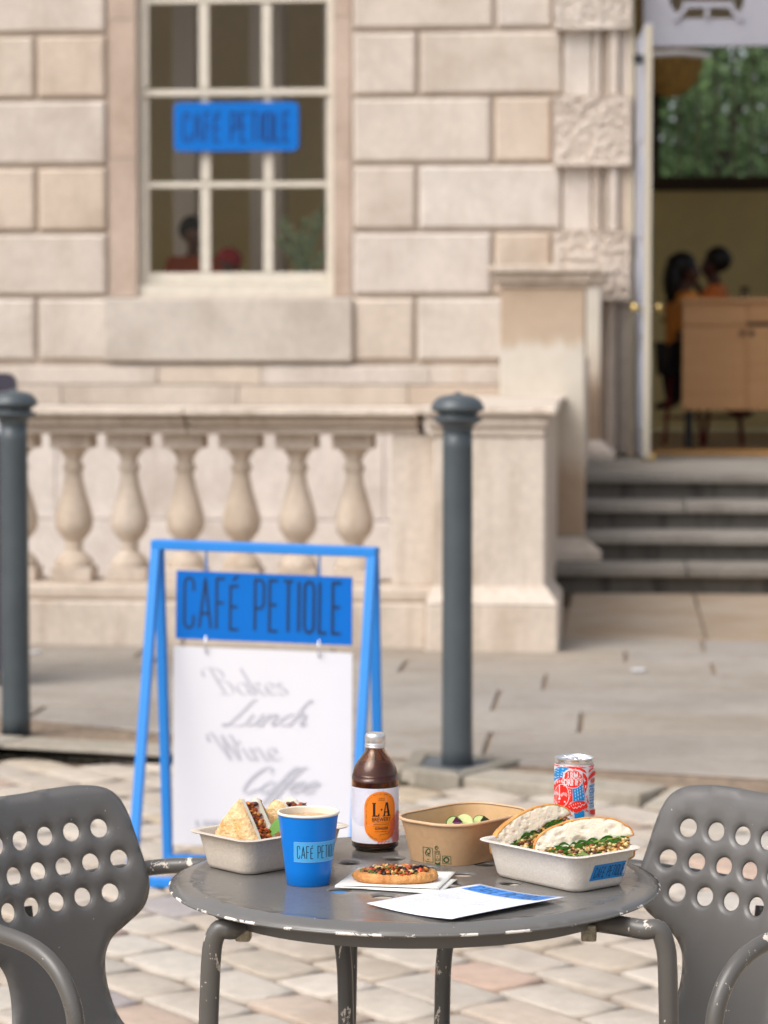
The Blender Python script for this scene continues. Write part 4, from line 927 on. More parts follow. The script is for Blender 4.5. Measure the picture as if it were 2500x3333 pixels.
# ============================================================ chairs
def make_chair(lab):
    t=empty('metal_chair',(0,0,0)); tag(t,lab,'chair','perforated metal chairs at the table')
    half_in=[(.0,.0),(.06,-.001),(.105,.000),(.138,.006),(.158,.020),(.169,.045),(.176,.085),(.182,.125),(.181,.150),(.168,.175),(.140,.194),(.114,.209),(.100,.228),(.095,.255),(.097,.285),(.106,.318),(.126,.352),(.158,.392),(.190,.440),(.204,.50),(.206,.60),(.203,.69),(.185,.745),(.14,.775),(.07,.783),(.0,.785)]
    half=[(a-.010*min(1,a/.09),b) for a,b in half_in]
    hs_=[tuple(p.xy) for p in smooth_path([Vector((a,b,0)) for a,b in half],4)]
    out=hs_+[(-a,b) for a,b in hs_[::-1][1:-1]]; out=resample(out,.007)
    hc2=[((k-2.5)*.0445,.061) for k in range(6)]+[((k-3)*.0445,.106) for k in range(7)]+[((k-2.5)*.0445,.150) for k in range(6)]
    hr2=.0134; rg=[]
    for h in hc2: rg+=[circ(h,hr2+.0020,20),circ(h,hr2+.0044,20),circ(h,hr2+.0070,18)]
    V,T=fill(out,[circ(h,hr2,22) for h in hc2],.012,rg)
    on=np.array(out); hn=np.array(hc2); s0,rad=.315,.10; A0=R(14)
    def prof_(s):
        if s<=s0: return Vector((0,math.sin(A0)*s,.80-math.cos(A0)*s)),Vector((0,-math.cos(A0),-math.sin(A0)))
        th=min((s-s0)/rad,R(79)); P=Vector((0,math.sin(A0)*s0,.80-math.cos(A0)*s0))
        n0=Vector((0,math.cos(A0),math.sin(A0)))     # towards the sitter
        c_=P+n0*rad; ang=th; d0=Vector((0,math.sin(A0),-math.cos(A0)))
        pos=c_-n0*rad*math.cos(ang)+d0*rad*math.sin(ang); nrm=n0*math.cos(ang)-d0*math.sin(ang); tg=d0*math.cos(ang)+n0*math.sin(ang)
        ex=s-s0-rad*R(79)
        if ex>0:
            pos=pos+tg*ex
            if ex>.27: pos+=Vector((0,0,-(ex-.27)**2*3.2))
        return pos,-nrm
    vv=[]
    for u,s in V:
        d=np.sqrt(((on-np.array([u,s]))**2).sum(1).min()); h=np.sqrt(((hn-np.array([u,s]))**2).sum(1).min())-hr2
        P,N=prof_(s); off=0.
        if d<.0075: off+=.0060*(1-d/.0075)**2
        if h<.0085: off+=.0052*(1-h/.0085)**2
        fade=max(0,min(1,(.42-s)/.2)); cup=.95*u*u*fade-.25*u*u*(1-fade)
        vv.append(P+N*(off)+Vector((u,0,0))+Vector((0,1,0))*cup*fade+Vector((0,0,1))*(.6*u*u*(1-fade)))
    o=mesh('seat_shell',vv,T,paint,t,smooth=True,loc=(0,0,0)); m=o.modifiers.new('thickness','SOLIDIFY'); m.thickness=.0022; m.offset=0
    def P3(s,x,y,z): return Vector((s*x,y,z))
    half_=[(0,-.004,.668),(.09,.000,.669),(.165,.016,.671),(.212,.045,.675),(.233,.09,.679),(.239,.15,.683),(.241,.22,.681),(.241,.28,.672),(.241,.32,.652),(.241,.345,.62),(.241,.355,.58),(.241,.358,.50),(.243,.362,.25),(.247,.37,0.004)]
    full=[P3(-1,*p) for p in half_[::-1]]+[P3(1,*p) for p in half_[1:]]
    MB().tube(smooth_path(full,5),.0108,14).build('armrest_tube',paint_tube,t,smooth=True,loc=(0,0,0))
    MB().tube(smooth_path([(0,-.006,.645),(0,.012,.55),(0,.05,.45),(0,.10,.405),(0,.2,.398)],5),.0105,12).build('back_support',paint_tube,t,smooth=True)
    for s_ in (-1,1): MB().tube(smooth_path([(s_*.10,.14,.402),(s_*.16,.08,.385),(s_*.19,.03,.30),(s_*.21,-.03,.004)],5),.0105,12).build('leg',paint_tube,t,smooth=True)
    MB().tube([(-.252,.352,.40),(-.1,.33,.398),(.1,.33,.398),(.252,.352,.40)],.009,10).build('cross_bar',paint_tube,t,smooth=True)
    return t
ch=make_chair('grey metal chair left of the table, its back pierced with round holes')
p=Z(86,2581,.80); ch.location=(p.x,p.y,0); ch.rotation_euler=(0,0,R(-125.3))
c2=ch.copy(); scene.collection.objects.link(c2)
for o in list(ch.children): 
    d=o.copy(); scene.collection.objects.link(d); d.parent=c2
c2['label']='grey metal chair right of the table, behind the sandwich tray, its back pierced with holes'
p=Z(2478,2580,.80); c2.location=(p.x,p.y,0); c2.rotation_euler=(0,0,R(135.7))
# ============================================================ things on the table
def aabb_loc(x,y): return (x,y,TZ)
def frame(x,y,rz,z=TZ): return Matrix.Translation(Vector((x,y,z)))@Matrix.Rotation(rz,4,'Z')
def loft(levels,n=7,caps=(True,True)):
    """levels: (z, half length, half width, corner radius)"""
    v=[];f=[]
    for z,hx,hy,r_ in levels: v+=[(x,y,z) for x,y in rrect(hx,hy,min(r_,hx*.99,hy*.99),n)]
    k=len(rrect(1,1,.3,n))
    for i in range(len(levels)-1):
        for j in range(k): f.append((i*k+j,i*k+(j+1)%k,(i+1)*k+(j+1)%k,(i+1)*k+j))
    if caps[0]: f.append(tuple(range(k))[::-1])
    if caps[1]: f.append(tuple((len(levels)-1)*k+j for j in range(k)))
    return v,f
def woven(name,col):
    m=bpy.data.materials.new(name); m.use_nodes=True; n=m.node_tree.nodes; l=m.node_tree.links; b=n['Principled BSDF']; b.inputs['Roughness'].default_value=.8; b.inputs['Specular IOR Level'].default_value=.25
    tc=n.new('ShaderNodeTexCoord'); mp=n.new('ShaderNodeMapping'); mp.inputs['Scale'].default_value=(1,1,1.2); l.new(tc.outputs['Object'],mp.inputs[0])
    vo=n.new('ShaderNodeTexVoronoi'); vo.inputs['Scale'].default_value=520; vo.inputs['Randomness'].default_value=.35; l.new(mp.outputs[0],vo.inputs['Vector'])
    fb=noisef(m,tc.outputs['Object'],240.,3); l.new(ramp(m,fb,[(.3,tuple(c*.93 for c in col)),(.7,tuple(min(1,c*1.05) for c in col))]),b.inputs['Base Color'])
    bp=n.new('ShaderNodeBump'); bp.inputs['Strength'].default_value=.55; bp.inputs['Distance'].default_value=.0012; l.new(vo.outputs['Distance'],bp.inputs['Height']); l.new(bp.outputs[0],b.inputs['Normal']); return m
bag=woven('sugarcane_pulp',(.64,.56,.47)); bag2=woven('pale_pulp',(.70,.64,.57))
def tray(x,y,rz,lab,m,L=.186,Wd=.128,H=.048,bl_=.151,bw_=.090):
    t=empty('food_tray',(x,y,TZ),rz); tag(t,lab,'tray','pulp food trays on the table'); M=frame(x,y,rz)
    hx,hy,bx,by=L/2,Wd/2,bl_/2,bw_/2; e=.0075
    lv=[(.0005,bx-.004,by-.004,.016),(.0015,bx-.001,by-.001,.017),(.006,bx+.0015,by+.0015,.018),(.022,bx+(hx-e-bx)*.44,by+(hy-e-by)*.44,.019),(H-.004,hx-e-.0012,hy-e-.0012,.020),(H-.0022,hx-e,hy-e,.020),(H-.0016,hx-.0008,hy-.0008,.022),(H-.0004,hx,hy,.022),(H+.0002,hx-.001,hy-.001,.022),(H,hx-e-.001,hy-e-.001,.0195),(H-.002,hx-e-.0025,hy-e-.0025,.019),(.022,bx+(hx-e-bx)*.44-.0018,by+(hy-e-by)*.44-.0018,.018),(.006,bx-.001,by-.001,.016),(.003,bx-.005,by-.005,.015)]
    v,f=loft(lv,8); o=mesh('tray_body',[M@Vector(p) for p in v],f,m,t,smooth=True,loc=(x,y,TZ)); shade_auto(o,50); return t,o,M
from mathutils.bvhtree import BVHTree
def surf_fn(o,off=0.):
    """turns a point of the photograph into the point of this object's surface seen there, raised by h"""
    Mw=world_of(o); vs_=[Mw@v.co for v in o.data.vertices]; bv=BVHTree.FromPolygons(vs_,[tuple(p.vertices) for p in o.data.polygons])
    last=[None]
    def fn(px_,py_,h):
        d=_ray(px_,py_).normalized(); hit=bv.ray_cast(Vector((0,0,CZ)),d)
        if hit[0] is None: return last[0] or Vector((0,0,0))
        n=hit[1]; n=-n if n.dot(d)>0 else n; q=hit[0]+n*(h+off); last[0]=q; return q
    return fn
crumb=mat('bread_crumb',(.86,.775,.63),.9,var=.05,scale=50,bump=.24,bscale=380,sss=.3)
crust=mat('bread_crust',(.56,.20,.035),.5,col2=(.76,.42,.14),scale=38,bump=.4,bscale=180,spec=.3)
gold=mat('golden_crust',(.66,.33,.09),.5,col2=(.88,.70,.42),scale=50,bump=.6,bscale=150,spec=.35)
leafg=mat('salad_leaf',(.05,.17,.02),.45,var=.45,scale=60); leafl=mat('pale_leaf_stalk',(.30,.48,.12),.5)
_a=mat('pale_relish',(.66,.55,.26),.45,var=.2,scale=90); _b=mat('fried_onion',(.62,.34,.10),.4,var=.35,scale=80)
fil=[mat('fried_onion',(.62,.34,.10),.4,var=.35,scale=80),mat('roast_aubergine',(.11,.045,.04),.4,var=.4,scale=80),mat('pale_relish',(.66,.55,.26),.45,var=.2,scale=90),mat('golden_onion',(.70,.43,.14),.4,var=.25,scale=80),MATS['pale_relish'],MATS['fried_onion'],mat('dark_caramel',(.26,.09,.03),.35,var=.4,scale=80)]
red=[mat('red_pepper',(.48,.09,.015),.3,var=.3,scale=80),mat('roast_red',(.30,.05,.012),.3,var=.4,scale=80),MATS['roast_aubergine'],mat('orange_pepper',(.62,.24,.05),.35,var=.3,scale=80)]
def chunks(n,fnpos,size,mats,seed,M,name,parent,jit=.5):
    rd=random.Random(seed); mb=MB()
    for i in range(n):
        p=Vector(fnpos(rd)); s_=size*rd.uniform(.6,1.35)
        mb.blob(M@p,(s_,s_*rd.uniform(.5,1.),s_*rd.uniform(.35,.8)),1,jit*.8,rd.randrange(len(mats)),seed=rd.random(),M=Matrix.Rotation(rd.uniform(0,6.28),3,'Z')@Matrix.Rotation(rd.uniform(-1,1),3,'X'))
    o=mb.build(name,None,parent,smooth=True,mats=mats); tag(o,kind='stuff'); return o
def leaves(n,fnpos,ln,seed,M,name,parent,mats=None,wd=.0022,flat=.3):
    rd=random.Random(seed); mb=MB()
    for i in range(n):
        p=Vector(fnpos(rd)); a=rd.uniform(-.5,.5)+(math.pi if rd.random()<.5 else 0); d=Vector((math.cos(a),rd.uniform(-.4,.4),math.sin(a)*flat)); L=ln*rd.uniform(.5,1.2)
        w2=Vector((0,rd.uniform(-.3,.3),1)).normalized()*wd*rd.uniform(.7,1.6); pts=[]
        bend=rd.uniform(-.25,.25)*L
        v=[]
        for k in range(6):
            t=k/5; c_=p+d*L*(t-.5)+Vector((0,0,bend*math.sin(math.pi*t))); ww=w2*math.sin(math.pi*(.12+.8*t)); v+=[M@(c_-ww),M@(c_+ww+Vector((0,-.0008,0)))]
        mb.add(v,[(2*k,2*k+1,2*k+3,2*k+2) for k in range(5)],0 if rd.random()<.8 else 1)
    o=mb.build(name,None,parent,mats=mats or [leafg,leafl]); tag(o,kind='stuff'); return o
def half_loaf(M,prof,depth,name,parent,seed,pores=44,y0=0.):
    """bread cut across: crumb on the cut face (y=0), rounded crust behind"""
    o=[tuple(p.xy) for p in smooth_path([Vector((a,b,0)) for a,b in prof],3,True)]; o=resample(o,.0022)
    rd=random.Random(seed); cx_=sum(p[0] for p in o)/len(o); cz_=sum(p[1] for p in o)/len(o)
    full=o; cxm=sum(p[0] for p in o)/len(o); czm=sum(p[1] for p in o)/len(o)
    def inset(p,i):
        a=Vector(full[i-1]); b=Vector(full[(i+1)%len(full)]); d=(b-a).normalized(); n=Vector((-d.y,d.x)); c=Vector((cxm,czm))-Vector(p)
        if n.dot(c)<0: n=-n
        return tuple(Vector(p)+n*.0021)
    oin=[inset(p,i) for i,p in enumerate(full)]
    V,T=fill(oin,[],.0022); on=np.array(oin); ps=[(rd.uniform(-.055,.055),rd.uniform(cz_-.015,cz_+.02),rd.choice([.0010,.0014,.0018,.0032])) for _ in range(pores)]
    mb=MB(); vv=[]
    for x,z in V:
        d=math.sqrt(((on-np.array([x,z]))**2).sum(1).min()); q=Vector((x*90,z*90,seed))
        y=y0+.0004*noise.noise(q*1.0)+.00012*noise.noise(q*4)
        for a,b,r_ in ps:
            e=math.hypot((x-a)*.75,z-b)
            if e<r_*1.5: y+=.0034*(1-e/(r_*1.5))
        if d<.0015: y+=.0006
        vv.append(M@Vector((x,y,z)))
    mb.add(vv,T,0)
    crumb_face=mb
    k=len(o); rows=9; v=[M@Vector((p[0],y0+.0008,p[1])) for p in oin]; f=[(i,(i+1)%k,k+(i+1)%k,k+i) for i in range(k)]
    for j in range(rows+1):
        t=j/rows; sc_=math.sqrt(max(0,1-(t*.985)**2)); sc_=.12+.88*sc_ if j<rows else .1
        for x,z in o:
            n_=.0009*noise.noise(Vector((x*60,z*60,t*5+seed)))+.0005*noise.noise(Vector((x*220,z*220,t*16+seed)))
            e=Vector((x-cx_,z-cz_)).normalized()*n_ if j else Vector((0,0))
            kx=1+ (.012 if 0<j<3 else 0)
            v.append(M@Vector((cx_+(x-cx_)*sc_*kx+e.x,y0+.0003+depth*t,min(o,key=lambda q:q[1])[1]+(z-min(o,key=lambda q:q[1])[1])*(.25+.75*sc_)*kx+e.y)))
    for j in range(rows):
        for i in range(k): f.append(((j+1)*k+i,(j+1)*k+(i+1)%k,(j+2)*k+(i+1)%k,(j+2)*k+i))
    f.append(tuple((rows+1)*k+i for i in range(k)))
    ob=mesh(name,v,f,crust,parent,smooth=True); c_=crumb_face.build('crumb',crumb,ob,smooth=True); return ob
# ---- right tray with the halved sandwich
TR,TRo,TM=tray(-.083,3.367,R(-44.4),'pulp tray holding two sandwich halves, blue cafe sticker on its side',bag2)
st_c=[(1917,2869),(2028,2851),(2046,2799),(1936,2817)]; sf=surf_fn(TRo)
stk=mat('sticker_blue',(.01,.21,.56),.4); inkk=mat('black_ink',(.006,.008,.012),.5)
def bil(c,u,v_): 
    a=Vector(c[0])*(1-u)+Vector(c[1])*u; b=Vector(c[3])*(1-u)+Vector(c[2])*u; return a*(1-v_)+b*v_
def sticker(fnp,c,m,name,parent,nu=14,nv=5,h=.0004,ink_=None,sw=.018,asp=4.2,mar=.08,hh=.6,y0_=.2):
    v=[];f=[]
    for j in range(nv+1):
        for i in range(nu+1): p=bil(c,i/nu,j/nv); v.append(fnp(p.x,p.y,h))
    for j in range(nv):
        for i in range(nu): k=j*(nu+1)+i; f.append((k,k+1,k+nu+2,k+nu+1))
    o=mesh(name,v,f,m,parent)
    g_=lambda u,v_,hh_: fnp(*bil(c,u/asp,v_),h+hh_)
    pr=Print(g_,.00012,.00001); cafe(pr,mar*asp,y0_,(1-2*mar)*asp,hh,ink_ or inkk,stroke=sw*asp); pr.build('lettering',o); return o
sticker(sf,st_c,stk,'sticker',TR,sw=.0135,mar=.085,hh=.64,y0_=.17)
def sandwich(x,y,z,rz,roll_,lab,seed,pitch=0.,kz=1.,size=1.):
    M=Matrix.Translation(Vector((x,y,z)))@Matrix.Rotation(rz,4,'Z')@Matrix.Rotation(roll_,4,'Y')@Matrix.Rotation(pitch,4,'X')@Matrix.Scale(size,4)
    t=empty('sandwich_half',(x,y,z),rz); tag(t,lab,'sandwich','sandwich halves in the right tray')
    top=[(-.060,.021),(-.0625,.028),(-.058,.040),(-.045,.051),(-.024,.058),(.0,.0610),(.024,.0595),(.044,.053),(.058,.042),(.0625,.033),(.060,.027),(.030,.0265),(.0,.025),(-.03,.022)]
    bot=[(-.058,.006),(-.054,-.002),(-.03,-.006),(.0,-.007),(.035,-.006),(.057,-.002),(.061,.004),(.059,.010),(.03,.009),(0,.007),(-.03,.006)]
    half_loaf(M,[(a,b*kz) for a,b in top],.052,'top_bread',t,seed); half_loaf(M,bot,.052,'bottom_bread',t,seed+3,8,-.0005)
    rdm=lambda rd:(rd.uniform(-.056,.056),rd.uniform(-.0025,.008),rd.uniform(.010,.0228))
    chunks(260,rdm,.0040,fil,seed,M,'filling',t)
    leaves(44,lambda rd:(rd.uniform(-.042,.046),rd.uniform(-.0040,.002),rd.uniform(.0215,.0250)),.020,seed+1,M,'top_leaves',t,wd=.0012)
    leaves(26,lambda rd:(rd.uniform(-.054,.03),rd.uniform(-.0040,.002),rd.uniform(.0085,.0115)),.018,seed+2,M,'lower_leaves',t,wd=.0012)
sandwich(-.048,3.345,TZ+.027,R(10),R(-7),'front sandwich half in the right tray, thick pale crumb over greens and fried filling',4,pitch=R(-9),kz=.90,size=1.03)
sandwich(-.110,3.428,TZ+.027,R(32),R(-19),'rear sandwich half leaning up behind the other in the right tray',9,pitch=R(-10),kz=.90,size=.97)
# ---- left tray with the toasted flatbread
TL,TLo,LM=tray(-.463,3.441,R(48),'pulp tray of toasted flatbread wedges, standing behind the blue cup',bag)
def wedge(x,y,z,rz,tri,lab,seed,lean=0.,th=.019,reds=90):
    M=Matrix.Translation(Vector((x,y,z)))@Matrix.Rotation(rz,4,'Z')@Matrix.Rotation(lean,4,'X')
    t=empty('flatbread_wedge',(x,y,z),rz); tag(t,lab,'flatbread','flatbread wedges in the left tray')
    o=[tuple(p.xy) for p in smooth_path([Vector((a,b,0)) for a,b in tri],5,True)]; o=resample(o,.003)
    V,T=fill(o,[],.0032); on=np.array(o)
    for nm,ya,sg in (('front_bread',0.,-1),('back_bread',th*1.9,1)):
        mb=MB(); vv=[]
        for x_,z_ in V:
            d=math.sqrt(((on-np.array([x_,z_]))**2).sum(1).min()); k=min(1,d/.011); bulge=.010*math.sqrt(max(0,1-(1-k)**2)); q=Vector((x_*40,z_*40,seed+ya*50))
            vv.append(M@Vector((x_,ya+sg*(bulge+.0022*noise.noise(q)+.0009*noise.noise(q*4)),z_)))
        n0=len(vv); mb.add(vv,T,0)
        inner=[M@Vector((p[0],ya-sg*(.006)+.0012*noise.noise(Vector((p[0]*120,p[1]*120,seed))),p[1])) for p in o]; edge=[M@Vector((p[0],ya,p[1])) for p in o]
        k=len(o); mb.add(edge+inner,[(i,(i+1)%k,k+(i+1)%k,k+i) for i in range(k)],1)
        mb.add(inner,[tuple(range(k))],1)
        ob=mb.build(nm,None,t,smooth=True,mats=[gold,crumb])
    ax,az=max(tri,key=lambda p:p[1]); bx,bz=max(tri,key=lambda p:p[0]); lx_,lz_=min(tri,key=lambda p:p[0])
    def fp(rd):
        a=rd.random(); e=rd.uniform(-.004,.0035) if rd.random()<.8 else -rd.uniform(0,.03)
        return (ax+(bx-ax)*(a*.86+.10)+e, th*.95+rd.uniform(-.0085,.0085), az+(bz-az)*(a*.86+.10)+e*.4)
    chunks(reds,fp,.0045,red,seed,M,'filling',t)
    return t,M
def tocam(px_,d,z=TZ):
    """a spot at distance d in front of the lens along the photograph's column px"""
    v=RT*((px_-1250)/FPX*d)+Vector((-_s,_c,0))*d; return v.x,v.y
x_,y_=tocam(768,3.42); wedge(x_,y_,TZ+.006,R(-32),[(-.022,.004),(0,.0),(.024,.003),(.032,.03),(.030,.042),(.002,.083),(-.003,.087),(-.009,.082),(-.036,.046),(-.036,.03)],'golden flatbread wedge at the left end of its tray, red filling in the cut edge',3,R(-6))
x_,y_=tocam(896,3.475); t,M=wedge(x_,y_,TZ+.004,R(-26),[(-.026,.0),(.0,-.003),(.030,.0),(.034,.03),(.012,.070),(.0,.078),(-.012,.074),(-.034,.040),(-.036,.020)],'flatbread wedge half hidden behind the blue cup, green leaf poking from it',8,R(-4),reds=130)
mb=MB(); x_,y_=tocam(903,3.43)
v=[];n=9
for i in range(n+1):
    a=i/n; c_=Vector((x_-.016+.034*a,y_,TZ+.042+.024*a+.006*math.sin(math.pi*a))); w2=.0075*math.sin(math.pi*(.08+.86*a)); v+=[c_+Vector((.3*w2,-.003,-w2)),c_+Vector((-.3*w2,.002,w2))]
mb.add(v,[(2*i,2*i+1,2*i+3,2*i+2) for i in range(n)]); mb.build('leaf',mat('bean_leaf',(.13,.33,.04),.4,var=.2,scale=60),t,smooth=True)
x_,y_=tocam(968,3.50)
t=empty('flatbread_wedge',(x_,y_,TZ)); tag(t,'furthest flatbread piece in the left tray, only its red topping showing over the cup','flatbread','flatbread wedges in the left tray')
mb=MB().blob((x_,y_,TZ+.038),(.020,.016,.028),2,.2,seed=4); mb.build('bread',gold,t,smooth=True)
chunks(40,lambda rd:(rd.uniform(-.012,.012),rd.uniform(-.01,.01),rd.uniform(.058,.073)-0),.0042,red,12,Matrix.Translation(Vector((x_,y_,TZ))),'filling',t)
# ---- blue cup of coffee
cx_,cy_=tocam(1001,3.342); CU=empty('coffee_cup',(cx_,cy_,TZ)); tag(CU,'blue paper cup of milky coffee with a pale blue cafe sticker','cup')
H=.0905; rt_=.0382; rb=.0272; cr=lambda z:rb+(rt_-rb)*z/H
MB().lathe([(rb-.002,.0015),(rb-.0008,.0),(rb,.0008)]+[(cr(z),z) for z in (.02,.04,.06,H-.002)],56,(cx_,cy_,TZ),cap=False).build('cup_wall',mat('cup_blue',(.0,.185,.68),.36,spec=.4),CU,smooth=True)
card=mat('cream_card',(.80,.76,.64),.55)
MB().lathe([(rt_+.0018*math.cos(a)-.0004,H+.0018*math.sin(a)) for a in [R(-150+30*k) for k in range(12)]]+[(rt_-.0012,H-.003),(cr(.03)-.001,.03)],56,(cx_,cy_,TZ),cap=False).build('rim',card,CU,smooth=True)
cof=bpy.data.materials.new('milky_coffee'); cof.use_nodes=True; b=cof.node_tree.nodes['Principled BSDF']; b.inputs['Roughness'].default_value=.3
tc=cof.node_tree.nodes.new('ShaderNodeTexCoord'); f1=noisef(cof,tc.outputs['Object'],70.,6,.7,1.2)
cof.node_tree.links.new(ramp(cof,f1,[(.35,(.40,.19,.07)),(.5,(.58,.34,.16)),(.62,(.74,.52,.30))]),b.inputs['Base Color'])
V,T=fill(circ((0,0),cr(.082)-.0008,40),[],.006); mesh('coffee',[(cx_+x,cy_+y,TZ+.0835) for x,y in V],T,cof,CU)
toC=lambda x,y: math.atan2(-y,-x)        # heading from the thing to the lens
def cylfn(cx,cy,rfun,th0=0.,z0=TZ):
    a0=toC(cx,cy)+th0
    return lambda s_,z,h: Vector((cx+(rfun(z)+h)*math.cos(a0+s_/rfun(z)),cy+(rfun(z)+h)*math.sin(a0+s_/rfun(z)),z0+z))
cf=cylfn(cx_,cy_,cr); a_=-.0185; L_=.072
v=[];f=[];nu=26
for j in range(5):
    for i in range(nu+1): v.append(cf(a_+L_*i/nu,.0325+.0255*j/4,.0002))
for j in range(4):
    for i in range(nu): k=j*(nu+1)+i; f.append((k,k+1,k+nu+2,k+nu+1))
sk_=mesh('sticker',v,f,mat('sticker_pale_blue',(.08,.42,.80),.35),CU,smooth=True)
pr=Print(cf,.00035,.00001); cafe(pr,a_+.0045,.0372,L_-.014,.0158,inkk,stroke=.0009)
for a,b,c_,d in ((0,0,1,0),(1,0,1,1),(1,1,0,1),(0,1,0,0)): pr.stroke([(a_+L_*(a+(c_-a)*k/16),.0325+.0255*(b+(d-b)*k/16)) for k in range(17)],.00025,mat('sticker_edge',(.5,.75,.95),.4))
pr.build('lettering',sk_)
# ---- amber bottle
bx_,by_=tocam(1221,3.575); BO=empty('ginger_bottle',(bx_,by_,TZ)); tag(BO,'brown glass bottle with white cap and orange oval ginger label','bottle')
bp=[(.0,.0015),(.0225,.0012),(.0255,.0002),(.0285,.0035),(.0303,.0078),(.0315,.0125),(.0315,.093),(.0310,.101),(.0289,.1095),(.0258,.1165),(.0215,.123),(.0175,.128),(.0148,.1318),(.0130,.135),(.0121,.1385),(.0121,.147)]
bp=[tuple(p.xy) for p in smooth_path([Vector((a,b,0)) for a,b in bp],3)]
inn=[(max(.0,r_-.0024),z_+(.003 if z_<.006 else 0)) for r_,z_ in bp]
amb=bpy.data.materials.new('amber_glass'); amb.use_nodes=True; b=amb.node_tree.nodes['Principled BSDF']; b.inputs['Base Color'].default_value=(.52,.27,.10,1); b.inputs['Transmission Weight'].default_value=1; b.inputs['Roughness'].default_value=.015; b.inputs['IOR'].default_value=1.5
m_=MB().lathe(bp,64,(bx_,by_,TZ),cap=False); k=MB().lathe(inn[::-1],64,(bx_,by_,TZ),cap=False); m_.add(k.v,k.f)
m_.build('glass',amb,BO,smooth=True)
liq=[(max(0,r_-.0005),z_+.0004) for r_,z_ in inn if z_<.1185]; r_l=liq[-1][0]
m_=MB().lathe(liq+[(0.0005,liq[-1][1]+.0001)],48,(bx_,by_,TZ),cap=False); m_.build('ginger_beer',mat('cloudy_drink',(.34,.15,.055),.3,trans=.2,ior=1.34,var=.25,scale=18),BO,smooth=True)
capm=mat('white_cap_metal',(.74,.73,.74),.28,.75,spec=.6)
cp=[(.0134,.1382),(.0139,.1388),(.0139,.1402),(.0136,.1408),(.0139,.1416),(.0139,.1432),(.0134,.1440),(.0134,.1458),(.0137,.1464),(.0137,.1500),(.0136,.1508),(.0137,.1528),(.0133,.1558),(.0122,.1574),(.0105,.1580),(.0005,.1579)]
seg=72; v=[];f=[]
for r_,z_ in cp:
    for j in range(seg): q=r_*(1+(.018*(j%2) if .1505<z_<.154 or .1385<z_<.1405 else 0)); a=2*math.pi*j/seg; v.append((bx_+q*math.cos(a),by_+q*math.sin(a),TZ+z_))
for i in range(len(cp)-1):
    for j in range(seg): f.append((i*seg+j,i*seg+(j+1)%seg,(i+1)*seg+(j+1)%seg,(i+1)*seg+j))
o=mesh('cap',v,f,capm,BO); shade_auto(o,35)
RB=.0315; bf_=cylfn(bx_,by_,lambda z:RB)
v=[];f=[];nu=90
for j in range(3):
    for i in range(nu+1): v.append(bf_(-.094+.188*i/nu,.0127+.0740*j/2,.00025))
for j in range(2):
    for i in range(nu): k=j*(nu+1)+i; f.append((k,k+1,k+nu+2,k+nu+1))
lb=mesh('label',v,f,mat('label_white',(.78,.77,.84),.5),BO,smooth=True)
pr=Print(bf_,.00035,.000012)
LZ0,LZ1=.0130,.0864
def ring_lines(cs,cz,radii,m,w,wob=0,nw=10):
    for rad in radii:
        cur=[]
        for i in range(97):
            a=2*math.pi*i/96; q=rad*(1+wob*(1 if (int(a*nw/math.pi)%2) else -1)*.5) if wob else rad
            p=(cs+q*math.cos(a),cz+q*math.sin(a))
            if LZ0<p[1]<LZ1 and -.045<p[0]<.048: cur.append(p)
            else:
                if len(cur)>2: pr.stroke(cur,w,m)
                cur=[]
        if len(cur)>2: pr.stroke(cur,w,m)
ring_lines(-.0165,.0685,[.0015+.0016*k for k in range(20)],mat('label_lilac_line',(.42,.42,.56),.5),.00035)
ring_lines(.044,.030,[.002+.0013*k for k in range(18)],mat('label_red_line',(.75,.12,.10),.5),.00055,.10,9)
orange=mat('label_orange',(.90,.235,.012),.5); OC=.0078; OZ=.0495; hw,hh=.0225,.0335
pr.h=.0007; pr.shape(rrect(hw,hh,.0215,12,OC,OZ),orange,step=.0016); pr.h=.0008
bk=mat('label_black',(.012,.010,.008),.5)
# L and A with slab serifs
def poly(pts): pr.shape([(OC+a*.001,OZ+b*.001) for a,b in pts],bk,step=.0012)
poly([(-11.8,18.6),(-6.6,18.6),(-6.6,17.6),(-7.6,17.2),(-7.6,1.6),(-4.2,1.6),(-3.0,4.2),(-2.2,4.2),(-2.4,0),(-11.8,0),(-11.8,1.0),(-10.7,1.4),(-10.7,17.2),(-11.8,17.6)])
poly([(-.6,9.3),(.7,11.2),(2.0,9.3),(.7,7.4)])
pr.h+=.00001
for pts in ([(2.0,0),(6.2,0),(6.2,1.0),(5.2,1.4),(6.0,5.2),(5.6,6.4),(7.1,14.5),(7.6,18.8),(6.4,18.8),(3.2,1.5),(2.0,1.0)],[(7.5,0),(13.6,0),(13.6,1.0),(12.6,1.5),(9.8,18.8),(6.9,18.8),(9.5,1.4),(7.5,1.0)],[(5.2,5.2),(9.6,5.2),(9.6,6.6),(5.2,6.6)]): poly(pts)
T_=lambda s_,x,y,h,sx=1.,bold=0.,rot=0.,sp=1.: pr.text(s_,OC+x*.001,OZ+y*.001,h*.001/.72,bk,sx=sx,bold=bold,rot=rot,space=sp)
T_('BREWERY',.9,-4.2,5.4,.80,.012); T_('NON-ALCOHOLIC',.9,-10.6,1.7,1.,.01,sp=1.1); T_('GINGER',.9,-16.2,3.4,1.05,.025,sp=1.05); T_('EXPERTLY BREWED BY',.9,-20.4,1.2,1.,.01,sp=1.1)
T_('SUFFOLK',.9,24.2,1.3,1.,.01,sp=1.1); T_('ENGLAND',.9,22.0,1.3,1.,.01,sp=1.1)
for yy_ in (-8.1,-13.0): pr.stroke([(OC+(-11+1.6*k)*.001,OZ+yy_*.001) for k in range(16)],.00022,bk)
